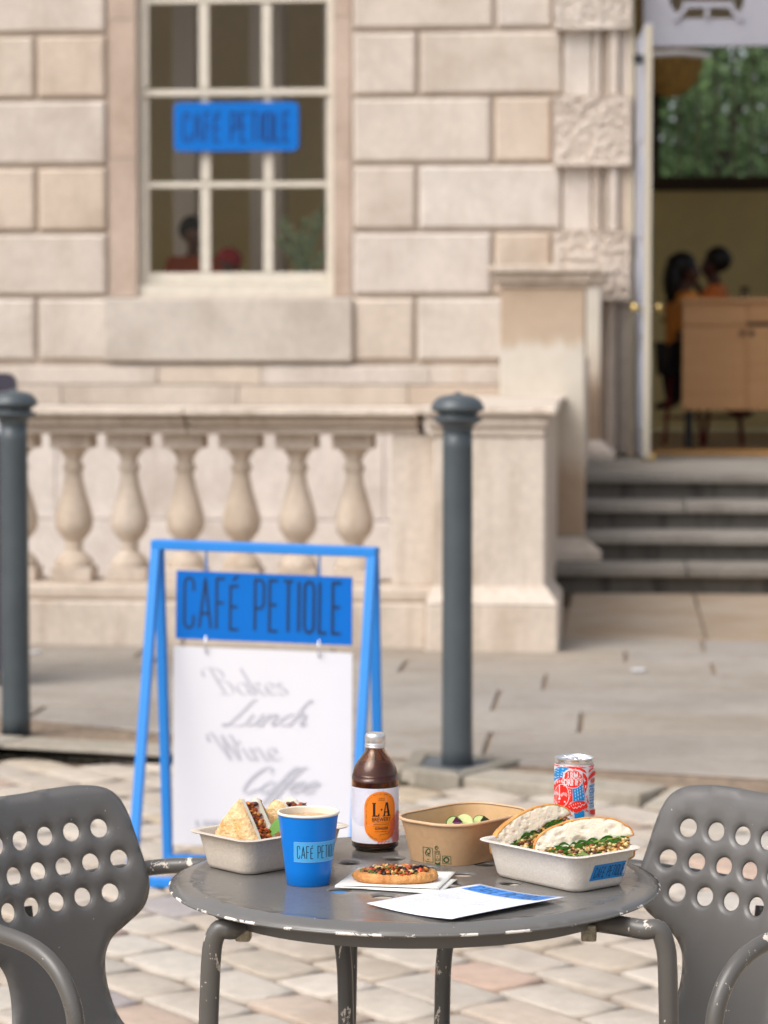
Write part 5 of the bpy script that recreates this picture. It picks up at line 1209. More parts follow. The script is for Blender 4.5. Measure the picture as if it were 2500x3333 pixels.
pr.stroke([(OC+a*.001,OZ+b*.001) for a,b in [(-2,-27),(-1,-23),(-1.5,-25.5),(0,-23.8),(1,-24.6),(2,-23.6),(3,-24.6),(4,-23.4),(5,-24.2),(6.5,-22.2),(6.8,-24.4),(8,-22.8),(9,-24.),(9.5,-26),(10,-22.8),(13,-21.5)]],.00030,bk)
def along(word,path,size):
    P=[Vector(p) for p in path]; ds=[0]
    for a,b in zip(P[:-1],P[1:]): ds.append(ds[-1]+(b-a).length)
    for i,ch_ in enumerate(word):
        if ch_==' ': continue
        s_=ds[-1]*(i+.5)/len(word); j=max(k for k in range(len(P)-1) if ds[k]<=s_); d=(P[j+1]-P[j]); p=P[j]+d*((s_-ds[j])/max(1e-9,ds[j+1]-ds[j])); pr.text(ch_,p.x,p.y,size,bk,rot=math.atan2(d.y,d.x),bold=.01)
q_=rrect(hw-.0031,hh-.0031,.0184,12,OC,OZ)
top=[(OC-hw+.0031,OZ-.013)]+arc(OC-hw+.0031+.0184,OZ+hh-.0031-.0184,.0184,180,90,10)+arc(OC+hw-.0031-.0184,OZ+hh-.0031-.0184,.0184,90,0,10)+[(OC+hw-.0031,OZ-.013)]
along('ZINGY SPARKLING GINGER WITH A TWIST OF LEMON, DELICIOUSLY TART & REFRESHING',top,.0017)
btm=arc(OC-hw+.0026+.0184,OZ-hh+.0026+.0184,.0184,212,270,8)+arc(OC+hw-.0026-.0184,OZ-hh+.0026+.0184,.0184,270,328,8); along('SPARKLING • SERVE CHILLED',btm,.0019)
rd_=mat('label_red',(.78,.06,.03),.5)
for x in (-.004,.0,.0045,.009): pr.stroke([(OC+x,.0132),(OC+x,.0152),(OC+x+.003,.0152)],.0009,rd_)
pr.build('label_print',lb)
# ---- drinks can
kx,ky=tocam(1874,3.515); CA=empty('drinks_can',(kx,ky,TZ)); tag(CA,'small drinks can printed red white and blue, opened, behind the sandwiches','can')
rc=.0265; cH=.134
alu=mat('aluminium',(.80,.80,.81),.24,.9); canw=mat('can_white_print',(.70,.69,.71),.36,.0,spec=.5)
MB().lathe([(.0200,.0012),(.0225,.0),(.0245,.003),(rc,.009),(rc,.120),(.0258,.1262)],64,(kx,ky,TZ),cap=False).build('can_body',canw,CA,smooth=True)
o=MB().lathe([(.0258,.1262),(.0252,.1300),(.0256,.1316),(.0262,.1330),(.0261,.1340),(.0254,.1343),(.0249,.1336),(.0246,.1290),(.0225,.1285),(.0220,.1296),(.0005,.1296)],64,(kx,ky,TZ),cap=False).build('lid',alu,CA,smooth=True); shade_auto(o,50)
a0=toC(kx,ky); dC=Vector((math.cos(a0),math.sin(a0),0)); rC=Vector((-math.sin(a0),math.cos(a0),0))
def ringtube(c,rx_,ry_,r_,M,mb,n=26): mb.tube([M@Vector((c[0]+rx_*math.cos(2*math.pi*i/n),c[1]+ry_*math.sin(2*math.pi*i/n),c[2])) for i in range(n)],r_,7,closed=True)
Mt=Matrix.Translation(Vector((kx,ky,TZ+.131)))@Matrix.Rotation(a0+R(62),4,'Z')
mb=MB(); Mq=Mt@Matrix.Rotation(R(16),4,'Y'); 
# the pull tab: a long loop, its far end tipped up, and the rivet end
n=28; lp=[(-.002-.0115+ (.0105 if 0 else 0)+.0115*math.cos(2*math.pi*i/n),.0072*math.sin(2*math.pi*i/n),.003) for i in range(n)]
Mq=Matrix.Translation(Vector((kx,ky,TZ+.1312)))@Matrix(((rC.x,-dC.x,0,0),(rC.y,-dC.y,0,0),(0,0,1,0),(0,0,0,1)))@Matrix.Rotation(R(-12),4,'Z')@Matrix.Rotation(R(13),4,'Y')
mb.tube([Mq@Vector((-.0065+.0095*math.cos(2*math.pi*i/n),.0062*math.sin(2*math.pi*i/n),.0016)) for i in range(n)],.00105,7,closed=True)
mb.tube([Mq@Vector((.0045+.0062*math.cos(2*math.pi*i/n),.0058*math.sin(2*math.pi*i/n),.0012)) for i in range(n)],.0012,7,closed=True)
mb.lathe([(.0028,0),(.0028,.0022),(.001,.0028)],14,(kx+rC.x*.0035,ky+rC.y*.0035,TZ+.1298))
mb.build('pull_tab',alu,CA,smooth=True)
V,T=fill([(x*.0075,y*.0055) for x,y in circ((0,0),1,24)],[],.004); mesh('mouth',[Vector((kx,ky,TZ+.12985))+rC*(.0135+x)+dC*y for x,y in V],T,mat('can_mouth',(.01,.01,.01),.6),CA)
cred=mat('can_red',(.80,.020,.012),.4); cblu=mat('can_blue',(.0,.23,.58),.4)
ky2=.0000512
def zfn(x,y,h):
    t=max(-.995,min(.995,(x-776)/528)); a=math.asin(t); z=cH-(y-340-100*math.cos(a))*ky2
    rr_=rc if z<.120 else rc-(z-.120)*.10
    return Vector((kx+(rr_+h)*math.cos(a0+a),ky+(rr_+h)*math.sin(a0+a),TZ+min(z,.1262)))
pr=Print(zfn,.0002,.000012)
sh=lambda pts,m,st_=22: pr.shape([tuple(p.xy) for p in smooth_path([Vector((a,b,0)) for a,b in pts],3,True)],m,step=st_)
sp=lambda pts,m,st_=30: pr.shape(pts,m,step=st_)
el=lambda cx,cy,rx_,ry_,n=40: [(cx+rx_*math.cos(2*math.pi*i/n),cy+ry_*math.sin(2*math.pi*i/n)) for i in range(n)]
sp([(250,760),(268,670),(340,622),(430,610),(540,630),(645,665),(560,700),(500,770),(478,850),(490,920),(400,905),(320,925),(252,985)],cblu)
for x,y in ((350,660),(470,670),(345,725),(460,745),(350,795),(440,800),(345,865),(430,865),(290,700),(285,880)): pr.stroke([(x-28,y-6),(x,y),(x+28,y+6)],16,canw,wf=lambda t,tt:5+14*t)
sp([(470,600),(540,530),(590,490),(640,455),(615,500),(760,492),(700,535),(800,560),(862,612),(760,590),(600,580)],cred); sp([(480,618),(640,605),(850,620),(970,645),(1060,700),(1102,782),(1010,735),(900,680),(720,668),(620,640)],cred)
pr.stroke([(710,645),(800,660),(830,672)],16,canw)
sp([(990,760),(1060,795),(1108,880),(1126,1020),(1108,1150),(1058,1312),(1040,1180),(1005,1040),(1000,880)],cred); pr.shape([(1015,870),(1040,920),(1090,985),(1050,970),(1035,1020)],canw,step=30); pr.shape([(1055,1080),(1095,1095),(1075,1130),(1095,1170),(1060,1150)],canw,step=30)
sp(el(470,1290,262,395),cred); 
pr.shape(el(452,1352,200,300),canw,step=30); pr.shape(el(452,1352,184,284),cred,step=30)
for x,y in ((285,1030),(340,1000),(392,985),(445,985),(488,1005)): pr.stroke([(x,y-34),(x-3,y+34)],24,canw); 
for k,(x,y) in enumerate(((672,1215),(682,1270),(686,1310),(680,1355),(668,1400),(655,1440))): pr.stroke([(x-18+k*2,y-5),(x+18-k*2,y+5)],18-2*k,canw)
pr.stroke([(397,1080),(397,1420)],22,canw); pr.shape([(365,1460),(375,1410),(397,1395),(420,1410),(430,1460)],canw,step=30); pr.stroke([(372,1505),(408,1505)],12,canw); pr.stroke([(375,1525),(404,1525)],12,canw)
for ex,ey,sg in ((318,1345,.75),(515,1370,1.)):
    pr.stroke([(ex-85*sg,ey+8),(ex+85*sg,ey+8)],9,canw); pr.stroke([(ex+34*sg*math.cos(a),ey-34*math.sin(a)) for a in [math.pi*i/8 for i in range(9)]],9,canw)
    for a in (20,45,70,95,120,145,165): c_,s_=math.cos(R(a)),math.sin(R(a)); pr.stroke([(ex+48*sg*c_,ey-48*s_),(ex+100*sg*c_,ey-100*s_)],15,canw)
pr.shape(el(537,1515,22,22,14),canw,step=30); pr.shape(el(290,1472,9,22,12),canw,step=30)
pr.shape(el(740,925,262,248),canw,step=30); pr.shape(el(740,925,247,233),cred,step=30)
sv=pr.fn; pr.fn=lambda s_,z,h: Vector((kx+(rc+h)*math.cos(a0+s_/rc),ky+(rc+h)*math.sin(a0+s_/rc),TZ+z))
zz_=lambda x,y:(rc*math.asin(max(-.99,min(.99,(x-776)/528))),cH-(y-340-100*math.cos(math.asin(max(-.99,min(.99,(x-776)/528)))))*ky2)
def ct(word,x,y,h,m,sx=1.,bold=.03,rot=0,al='CENTER'): s_,z=zz_(x,y); pr.text(word,s_,z,h*ky2/.72,m,sx=sx,bold=bold,rot=rot,align=al,space=.95)
ct('KARMA',728,852,178,canw,.60,.035,R(3)); ct('DRINKS',742,1022,165,canw,.60,.035,R(4))
ct('EVERY',1215,770,95,canw,.6,.02,R(25),'LEFT') if 0 else None
ct('KARMA',1200,975,120,cred,.6,.03,0,'LEFT')
for wd,y,h in (('MADE WITH',1110,66),('COLA',1238,130),('AND THE',1338,48),('INGREDIENTS',1408,44),('PROCEEDS',1480,52),('FAMILIES',1560,52),('COLA IN',1640,62)): ct(wd,1163,y,h,cblu,.72,.03,0,'LEFT')
pr.fn=sv
sp([(735,1185),(850,1152),(925,1100),(975,1040),(1018,1180),(1040,1330),(1040,1475),(760,1500)],cblu)
for r_ in range(4):
    for c_ in range(4):
        x,y=795+c_*62-(0 if r_ else -0)+r_*8,1235+r_*72-c_*34+ (20 if r_==3 else 0)
        if x<1010 and y>1110: pr.stroke([(x,y-26),(x+3,y+26)],12,canw,wf=lambda t,tt:20-14*t)
sp([(520,1662),(640,1602),(760,1522),(880,1490),(1000,1492),(1090,1540),(1122,1630),(1085,1692),(1045,1682),(1030,1722),(985,1700),(960,1750),(905,1785),(870,1768),(835,1800),(780,1780),(760,1742),(705,1765),(680,1712),(625,1732),(590,1692),(560,1740),(535,1700)],cred)
for x,y in ((650,1640),(700,1610),(760,1590),(815,1570),(870,1555),(930,1545)): pr.stroke([(x-8,y-20),(x+8,y+20)],12,canw,wf=lambda t,tt:6+12*t)
pr.stroke(smooth_path([Vector(p) for p in ((735,1650),(770,1690),(810,1650),(850,1680),(900,1620),(940,1650),(975,1580),(1020,1600),(1055,1545))],3),12,canw)
sp([(775,1802),(860,1812),(990,1732),(1035,1762),(1030,2000),(800,2000)],cblu); sp([(500,2050),(1000,2030),(1080,2250),(620,2300)],cred)
for a,b in (((330,470),(420,555)),((415,450),(450,565)),((260,545),(420,590)),((890,590),(1090,530)),((880,605),(1085,625)),((300,440),(320,490))): pr.stroke([a,((a[0]+b[0])/2,(a[1]+b[1])/2+4),b],30,cred,wf=lambda t,tt:30*math.sin(math.pi*(.15+.75*t)))
for x,y,r_ in ((840,490,12),(850,550,20),(990,488,14),(910,505,7),(375,452,8),(475,462,8),(555,468,8),(490,525,6),(1072,1455,10),(600,1770,10)): pr.shape(el(x,y,r_,r_,12),cred,step=12)
pr.stroke([(1125,500),(1160,515),(1180,455),(1210,500),(1235,450),(1260,490),(1290,440)],18,cred); pr.stroke([(1140,580),(1180,600),(1215,560),(1240,600),(1275,540)],16,cred); pr.stroke([(250,450),(275,490),(290,450),(305,490)],12,cred)
sp([(1122,975),(1128,880),(1180,790),(1240,720),(1303,680),(1303,800),(1240,840),(1170,910)],cred); sp([(1128,750),(1140,690),(1200,640),(1290,610),(1200,680),(1150,745)],cred)
sp([(1110,1300),(1090,1350),(1055,1405),(1100,1390)],cred); sp([(1110,1380),(1140,1540),(1115,1560),(1095,1480)],cred); sp([(740,1350),(735,1500),(680,1530),(680,1480),(710,1420)],cred)
sp([(1165,1730),(1303,1690),(1303,1840),(1180,1830)],cred); pr.stroke([(1060,1760),(1090,1720),(1110,1760),(1140,1740)],18,cred); pr.stroke([(640,1850),(690,1830),(700,1870),(740,1860)],18,cred)
pr.build('can_print',CA)
# ---- kraft salad bowl
bxx,byy,brz=-.214,3.522,R(53.5); KB=empty('salad_bowl',(bxx,byy,TZ),brz); tag(KB,'brown card salad bowl with green recycling print at its corner','bowl')
kraft=mat('kraft_card',(.50,.315,.17),.6,var=.06,scale=120,detail=8); kraft_in=mat('kraft_card_inside',(.56,.36,.18),.55,var=.05,scale=60); M=frame(bxx,byy,brz)
hx,hy=.0865,.0605; Hb=.056
rm_=[(Hb-.0004+.0022*math.sin(R(a)),hx+.0004+.0022*math.cos(R(a))-hx) for a in range(-120,200,32)]
lv=[(.001,hx-.0145,hy-.0135,.034),(.0002,hx-.0128,hy-.0118,.036),(.006,hx-.0118,hy-.0108,.036),(.03,hx-.0068,hy-.0062,.040),(Hb-.003,hx-.0012,hy-.0010,.044)]
v,f=loft(lv,12,(True,False)); ko=mesh('bowl_wall',[M@Vector(p) for p in v],f,kraft,KB,smooth=True,loc=(bxx,byy,TZ)); shade_auto(ko,45)
lv2=[(z,hx+d,hy+d,.045+d) for z,d in rm_]; v,f=loft(lv2,12,(False,False)); mesh('rolled_rim',[M@Vector(p) for p in v],f,mat('kraft_rim',(.62,.41,.24),.5),KB,smooth=True)
lv3=[(Hb-.001,hx-.0022,hy-.0022,.043),(.03,hx-.0082,hy-.0076,.039),(.004,hx-.013,hy-.012,.035)]; v,f=loft(lv3,12,(False,True)); mesh('bowl_inside',[M@Vector(p) for p in v],f,kraft_in,KB,smooth=True)
kf=surf_fn(ko); pr=Print(lambda x,y,h: kf(1290+x*.2471,2600+y*.2471,h),.00025,.00001); gr=mat('print_dark_green',(.015,.09,.035),.6)
def ps(pts,w_=4,cl=False): pr.stroke(pts,w_*1.7,gr,closed=cl,step=24)
ps([(353,632),(478,652),(490,905),(362,876)],4,True); ps([(372,815),(486,838)],3)
ps([(392,730),(382,712),(400,700),(390,690),(412,665),(425,656),(445,672),(446,715),(430,722),(426,712)],7); ps([(412,725),(440,724)],6); ps([(418,700),(418,722)],5)
def ktxt(s_,x,y,h,sx=1.): 
    c=pr.fn; 
    pr.fn=lambda u,v_,h_:c(x+u,y-v_+u*.16,h_); pr.text(s_,0,0,h/.72,gr,sx=sx,bold=.02); pr.fn=c
ktxt('FSC',424,745,26); ktxt('MIX',424,800,12); ktxt('Recycle',664,884,18,.95); ktxt('FSC® C081147',424,868,11,.75); ktxt('Packaging | Supporting',424,826,8,.7); ktxt('responsible forestry',424,840,8,.7)
ps([(610,752),(718,757),(722,918),(612,915)],4,True); ps([(611,850),(720,857)],3)
ps([(688,822),(672,834),(650,834),(630,818),(627,795),(640,778),(660,772),(680,780),(690,796)],10); pr.shape([(674,796),(706,798),(690,822)],gr,step=20)
ps([(498,688),(570,690),(578,740),(580,820)],4); ps([(512,700),(512,890)],4); pr.shape([(516,835),(545,848),(580,826),(582,912),(520,900)],gr,step=20); ps([(522,705),(560,705),(558,732),(530,730)],3,True); ps([(524,792),(566,790),(566,815),(526,815)],3,True); ps([(538,762),(548,762)],4); ps([(543,757),(543,768)],4)
ps([(548,628),(530,622),(515,634),(514,655),(528,670),(545,668)],6); ps([(525,640),(548,650),(560,640)],5)
pr.build('green_print',KB)
sal=MB(); cu=mat('cucumber_flesh',(.60,.66,.28),.35,var=.12,scale=60,sss=.2); cug=mat('cucumber_skin',(.05,.14,.02),.35); purp=mat('purple_leaf',(.13,.03,.09),.4,var=.3,scale=50)
leaves(70,lambda rd:(rd.uniform(-.05,.05),rd.uniform(-.035,.035),rd.uniform(.008,.030)),.03,41,M,'salad_leaves',KB,[leafg,cu,purp],.006,.2)
def slice_(px_,py_,z,rx_,rz_,ry_,m1,m2,nm,lx=.011,lz=.0045):
    p=Z(px_,py_,TZ+z); Mm=Matrix.Translation(p)@Matrix.Rotation(rz_,4,'Z')@Matrix.Rotation(rx_,4,'X')@Matrix.Rotation(ry_,4,'Y')
    o=MB().lathe([(lx*.9,-.0015),(lx*.9,.0015)],26).build(nm,None,KB,mats=[m1],loc=(0,0,0))
    for vtx in o.data.vertices: vtx.co=Mm@vtx.co
    o2=MB().lathe([(lx*.905,-.0017),(lx,-.0015),(lx,.0015),(lx*.905,.0017),(lx*.905,-.0017)],26,cap=False).build('skin',m2,o,loc=(0,0,0))
    for vtx in o2.data.vertices: vtx.co=Mm@vtx.co
slice_(1478,2684,.044,R(62),R(20),0,cu,cug,'cucumber_slice',.0115); slice_(1512,2680,.044,R(70),R(-15),R(8),cu,cu,'cucumber_slice',.012); slice_(1561,2676,.045,R(74),R(10),R(-10),cu,cug,'cucumber_slice',.0095)
for px_,py_,z,s_ in ((1489,2674,.050,.007),(1580,2670,.050,.007)):
    p=Z(px_,py_,TZ+z); d=Vector((1,.3,.1)).normalized()
    mesh('torn_leaf',[p+Vector((-s_,0,-s_*.2)),p+Vector((-s_*.3,0,s_*.9)),p+Vector((s_,.002,-s_*.1)),p+Vector((0,-.002,-s_*.8))],[(0,1,2),(0,2,3)],purp if px_<1500 else mat('dark_skin_leaf',(.03,.05,.02),.4),KB)
# ---- pizzetta on a folded napkin
nap=mat('napkin_paper',(.80,.785,.74),.8,bump=.15,bscale=300)
NP=empty('paper_napkin',(-.285,3.335,TZ)); tag(NP,'folded white paper napkin under the small topped pastry','napkin')
def sheet(c,z,name,parent,m,fold=None,nu=16,nv=12,curl=None,th=.0006):
    q=[Z(*p,TZ) for p in c]; 
    def fn(p,a,b): return Vector((p.x,p.y,z+(curl(a,b) if curl else 0)))
    v,f=quadgrid(q[0],q[1],q[2],q[3],nu,nv,fn); o=mesh(name,v,f,m,parent,smooth=True); s_=o.modifiers.new('thickness','SOLIDIFY'); s_.thickness=th; s_.offset=0; return o
nz_=lambda s_,amp: (lambda a,b: amp*noise.noise(Vector((a*3,b*3,s_))))
sheet([(1100,2892),(1432,2915),(1488,2868),(1180,2846)],TZ+.0012,'lower_fold',NP,nap,curl=lambda a,b:.0004*math.sin(a*5)+(.0015*a*a))
sheet([(1090,2893),(1428,2905),(1484,2850),(1168,2836)],TZ+.0036,'upper_fold',NP,nap,curl=lambda a,b:.0006*math.sin(a*4+b*2)+.0016*(b-.5)**2+.0012*a)
v=[Z(1090,2894,TZ),Z(1429,2908,TZ)]; e0,e1=v; w=[]
for i in range(13):
    p=e0+(e1-e0)*i/12; 
    for k in range(5): a=-math.pi/2+math.pi*k/4; w.append(Vector((p.x,p.y-.0008*math.cos(a),TZ+.0026+.0012*math.sin(a)+.0008*i/12)))
mesh('fold_edge',w,[(i*5+k,(i+1)*5+k,(i+1)*5+k+1,i*5+k+1) for i in range(12) for k in range(4)],nap,NP,smooth=True)
zx,zy=tocam(1288,3.338); PI_=empty('pizzetta',(zx,zy,TZ+.004),R(6)); tag(PI_,'small oval pastry with charred orange and red topping on the napkin','pastry')
Mz=frame(zx,zy,R(5),TZ+.0048)
v=[];f=[];n=72; pf=[(.70,.0005),(.90,.0),(.985,.0035),(1.0,.0085),(.97,.0135),(.90,.0165),(.78,.0172),(.60,.0150),(.30,.0145),(.0,.0145)]
for k,(s_,z) in enumerate(pf):
    for j in range(n):
        a=2*math.pi*j/n; rr_=1+.05*noise.noise(Vector((math.cos(a)*2.2,math.sin(a)*2.2,1)))+.02*noise.noise(Vector((math.cos(a)*7,math.sin(a)*7,z*90)))
        zz_2=z*(1+.18*noise.noise(Vector((math.cos(a)*3,math.sin(a)*3,5+z*40))))
        v.append(Mz@Vector((.0545*s_*rr_*math.cos(a),.033*s_*rr_*math.sin(a),zz_2*.70)))
for k in range(len(pf)-1):
    for j in range(n): f.append((k*n+j,k*n+(j+1)%n,(k+1)*n+(j+1)%n,(k+1)*n+j))
f.append(tuple(range(n))[::-1])
pz=mat('pastry_crust',(.50,.18,.04),.5,col2=(.74,.38,.13),scale=60,bump=.5,bscale=170); mesh('pastry',v,f,pz,PI_,smooth=True)
top_m=[red[0],red[3],mat('melted_cheese',(.75,.50,.22),.4),mat('char',(.018,.012,.014),.45),mat('tomato_red',(.55,.05,.02),.3),mat('herb_green',(.12,.16,.03),.5)]
def tp(rd):
    a=rd.uniform(0,6.28); q=math.sqrt(rd.random())*.9; return (.048*q*math.cos(a),.030*q*math.sin(a),.0108+.004*(1-q)+rd.uniform(-.001,.0025))
chunks(300,tp,.0036,top_m,77,Mz,'topping',PI_,.6)
rd=random.Random(5); mb=MB()
for i in range(16):
    a=rd.uniform(0,6.28); q=rd.uniform(.1,.8); c_=Vector((.044*q*math.cos(a),.026*q*math.sin(a)-.004,.0150)); d=Vector((rd.uniform(-1,1),rd.uniform(-.5,.5),0)).normalized()*rd.uniform(.004,.011)
    mb.tube([Mz@p for p in smooth_path([c_-d,c_+Vector((0,0,rd.uniform(.001,.004))),c_+d+Vector((0,0,rd.uniform(-.002,.004)))],3)],rd.uniform(.0008,.0017),6,rd.choice([0,0,1,2]))
o=mb.build('charred_strips',None,PI_,smooth=True,mats=[top_m[3],red[3],red[0]]); tag(o,kind='stuff')
# ---- printed menu sheet
paper=mat('menu_paper',(.80,.81,.90),.55); mb_=[(1193,2940),(1470,2996),(1843,2926),(1562,2877)]
ME=empty('menu_sheet',(-.19,3.22,TZ)); tag(ME,'white menu sheet with a blue cafe name band lying at the table front','menu')
q=[Z(p[0],p[1],TZ+.004) for p in mb_]
curl=lambda a,b: .0035+.0030*(a-.35)**2*2+.002*b*(1-b)-.0014*math.sin(a*3.0)+ .004*max(0,a-.75)*b
def mfn(u,v_,h): 
    p=(q[0]*(1-u)+q[1]*u)*(1-v_)+(q[3]*(1-u)+q[2]*u)*v_; return Vector((p.x,p.y,TZ+curl(u,v_)+h))
v=[];f=[]
for j in range(19):
    for i in range(19): v.append(mfn(i/18,j/18,0))
for j in range(18):
    for i in range(18): k=j*19+i; f.append((k,k+1,k+20,k+19))
o=mesh('paper',v,f,paper,ME,smooth=True); s_=o.modifiers.new('thickness','SOLIDIFY'); s_.thickness=.0003; s_.offset=-1
# u runs from the left corner to the front one, v towards the band
pr=Print(mfn,.00035,.00002); band=mat('menu_blue_band',(.06,.27,.75),.5)
pr.shape([(.055,.79),(.945,.79),(.945,.965),(.055,.965)],band,step=.05); pr.h+=.0001
cafe(pr,.10,.815,.80,.125,inkk,stroke=.009,shear=.0)
gt=mat('menu_grey_text',(.36,.36,.42),.6); rd=random.Random(9)
for col in (0,1):
    y=.72
    while y>.10:
        x=.09+col*.46; xe=x+rd.uniform(.18,.38)
        while x<xe: L=rd.uniform(.012,.05); pr.stroke([(x,y),(x+L,y)],.0042,gt); x+=L+.012
        y-=.021 if rd.random()<.8 else .045
pr.build('menu_print',ME)
# ============================================================ inside the room
oak=mat('oak_veneer',(.64,.34,.15),.5,col2=(.72,.42,.20),scale=1.3,stretch=(1,1,9))
cyy=20.6; c0=Y(2222,970,cyy); c1=Y(2222,1335,cyy); CT=empty('wooden_counter',(c0.x+.7,cyy+.3,LZ)); tag(CT,'light oak counter with two cupboard doors standing inside the doorway','counter')
ju=Y(2432,1100,cyy).x; zs=Y(2300,1062,cyy).z
bevel(MB().box(c0.x-.01,c0.x+1.6,cyy-.02,cyy+.7,c0.z-.04,c0.z).build('counter_top',oak,CT),.006,2)
MB().box(c0.x+.01,c0.x+1.58,cyy+.02,cyy+.68,c1.z,c0.z-.041).build('carcass',oak,CT)
bevel(MB().box(c0.x,ju-.004,cyy,cyy+.019,c1.z,zs).build('cupboard_door',oak,CT),.004,2); bevel(MB().box(ju+.004,c0.x+1.55,cyy,cyy+.019,c1.z,zs).build('cupboard_door',oak,CT),.004,2)
bevel(MB().box(c0.x,ju-.004,cyy,cyy+.019,zs+.008,c0.z-.045).build('drawer_front',oak,CT),.004,2)
bevel(MB().box(ju+.004,c0.x+1.55,cyy,cyy+.019,zs+.03,c0.z-.045).build('drawer_front',oak,CT),.004,2)
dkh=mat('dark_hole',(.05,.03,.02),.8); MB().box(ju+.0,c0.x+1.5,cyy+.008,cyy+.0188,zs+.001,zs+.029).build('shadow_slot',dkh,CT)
for px_ in (2416,2446):
    p=Y(px_,1085,cyy); _fh=MB().lathe([(.022,0),(.022,.004)],18).build('finger_hole',dkh,None,loc=(0,0,0)); o=_fh
    M_=Matrix.Translation(Vector((p.x,cyy-.001,p.z)))@Matrix.Rotation(R(90),4,'X')
    for vtx in o.data.vertices: vtx.co=M_@vtx.co
    put(o,CT)
for x_ in (c0.x+.06,c0.x+1.5):
    for y_ in (cyy+.06,cyy+.6): MB().box(x_-.025,x_+.025,y_-.025,y_+.025,LZ-.003,c1.z-.001).build('leg',mat('black_leg',(.015,.013,.012),.5),CT)
g0=Y(2424,965,cyy+.25); GT=MB().lathe([(.0005,.004),(.028,.004),(.030,0),(.033,.09),(.031,.09),(.027,.006),(.0005,.006)],20,(g0.x,cyy+.25,c0.z),cap=False).build('drinking_glass',mat('clear_glass',(.9,.9,.9),.05,trans=1.),smooth=True); tag(GT,'small clear drinking glass standing on the oak counter','glass')
# wicker lamp
LM_=Y(2183,165,20.4); wk=mat('wicker',(.42,.27,.08),.7,var=.3,scale=30,stretch=(1,1,.3))
LA=empty('pendant_lamp',(LM_.x,20.4,LM_.z)); tag(LA,'straw coloured woven pendant lamp hanging inside the top of the doorway','lamp')
v=[];f=[];n=48; pf=[(.245,.0),(.245,-.05),(.235,-.13),(.20,-.22),(.14,-.29),(.06,-.34),(.02,-.35)]
for r_,z in pf:
    for j in range(n): q_=r_*(1+.02*(j%2)); v.append((LM_.x+q_*math.cos(2*math.pi*j/n),20.4+q_*math.sin(2*math.pi*j/n),LM_.z+z))
for k in range(len(pf)-1):
    for j in range(n): f.append((k*n+j,k*n+(j+1)%n,(k+1)*n+(j+1)%n,(k+1)*n+j))
mesh('shade',v,f,wk,LA); MB().tube([(LM_.x,20.4,LM_.z-.3),(LM_.x,20.4,5.88)],.006,6).build('cord',mat('black_cord',(.02,.02,.02),.6),LA)
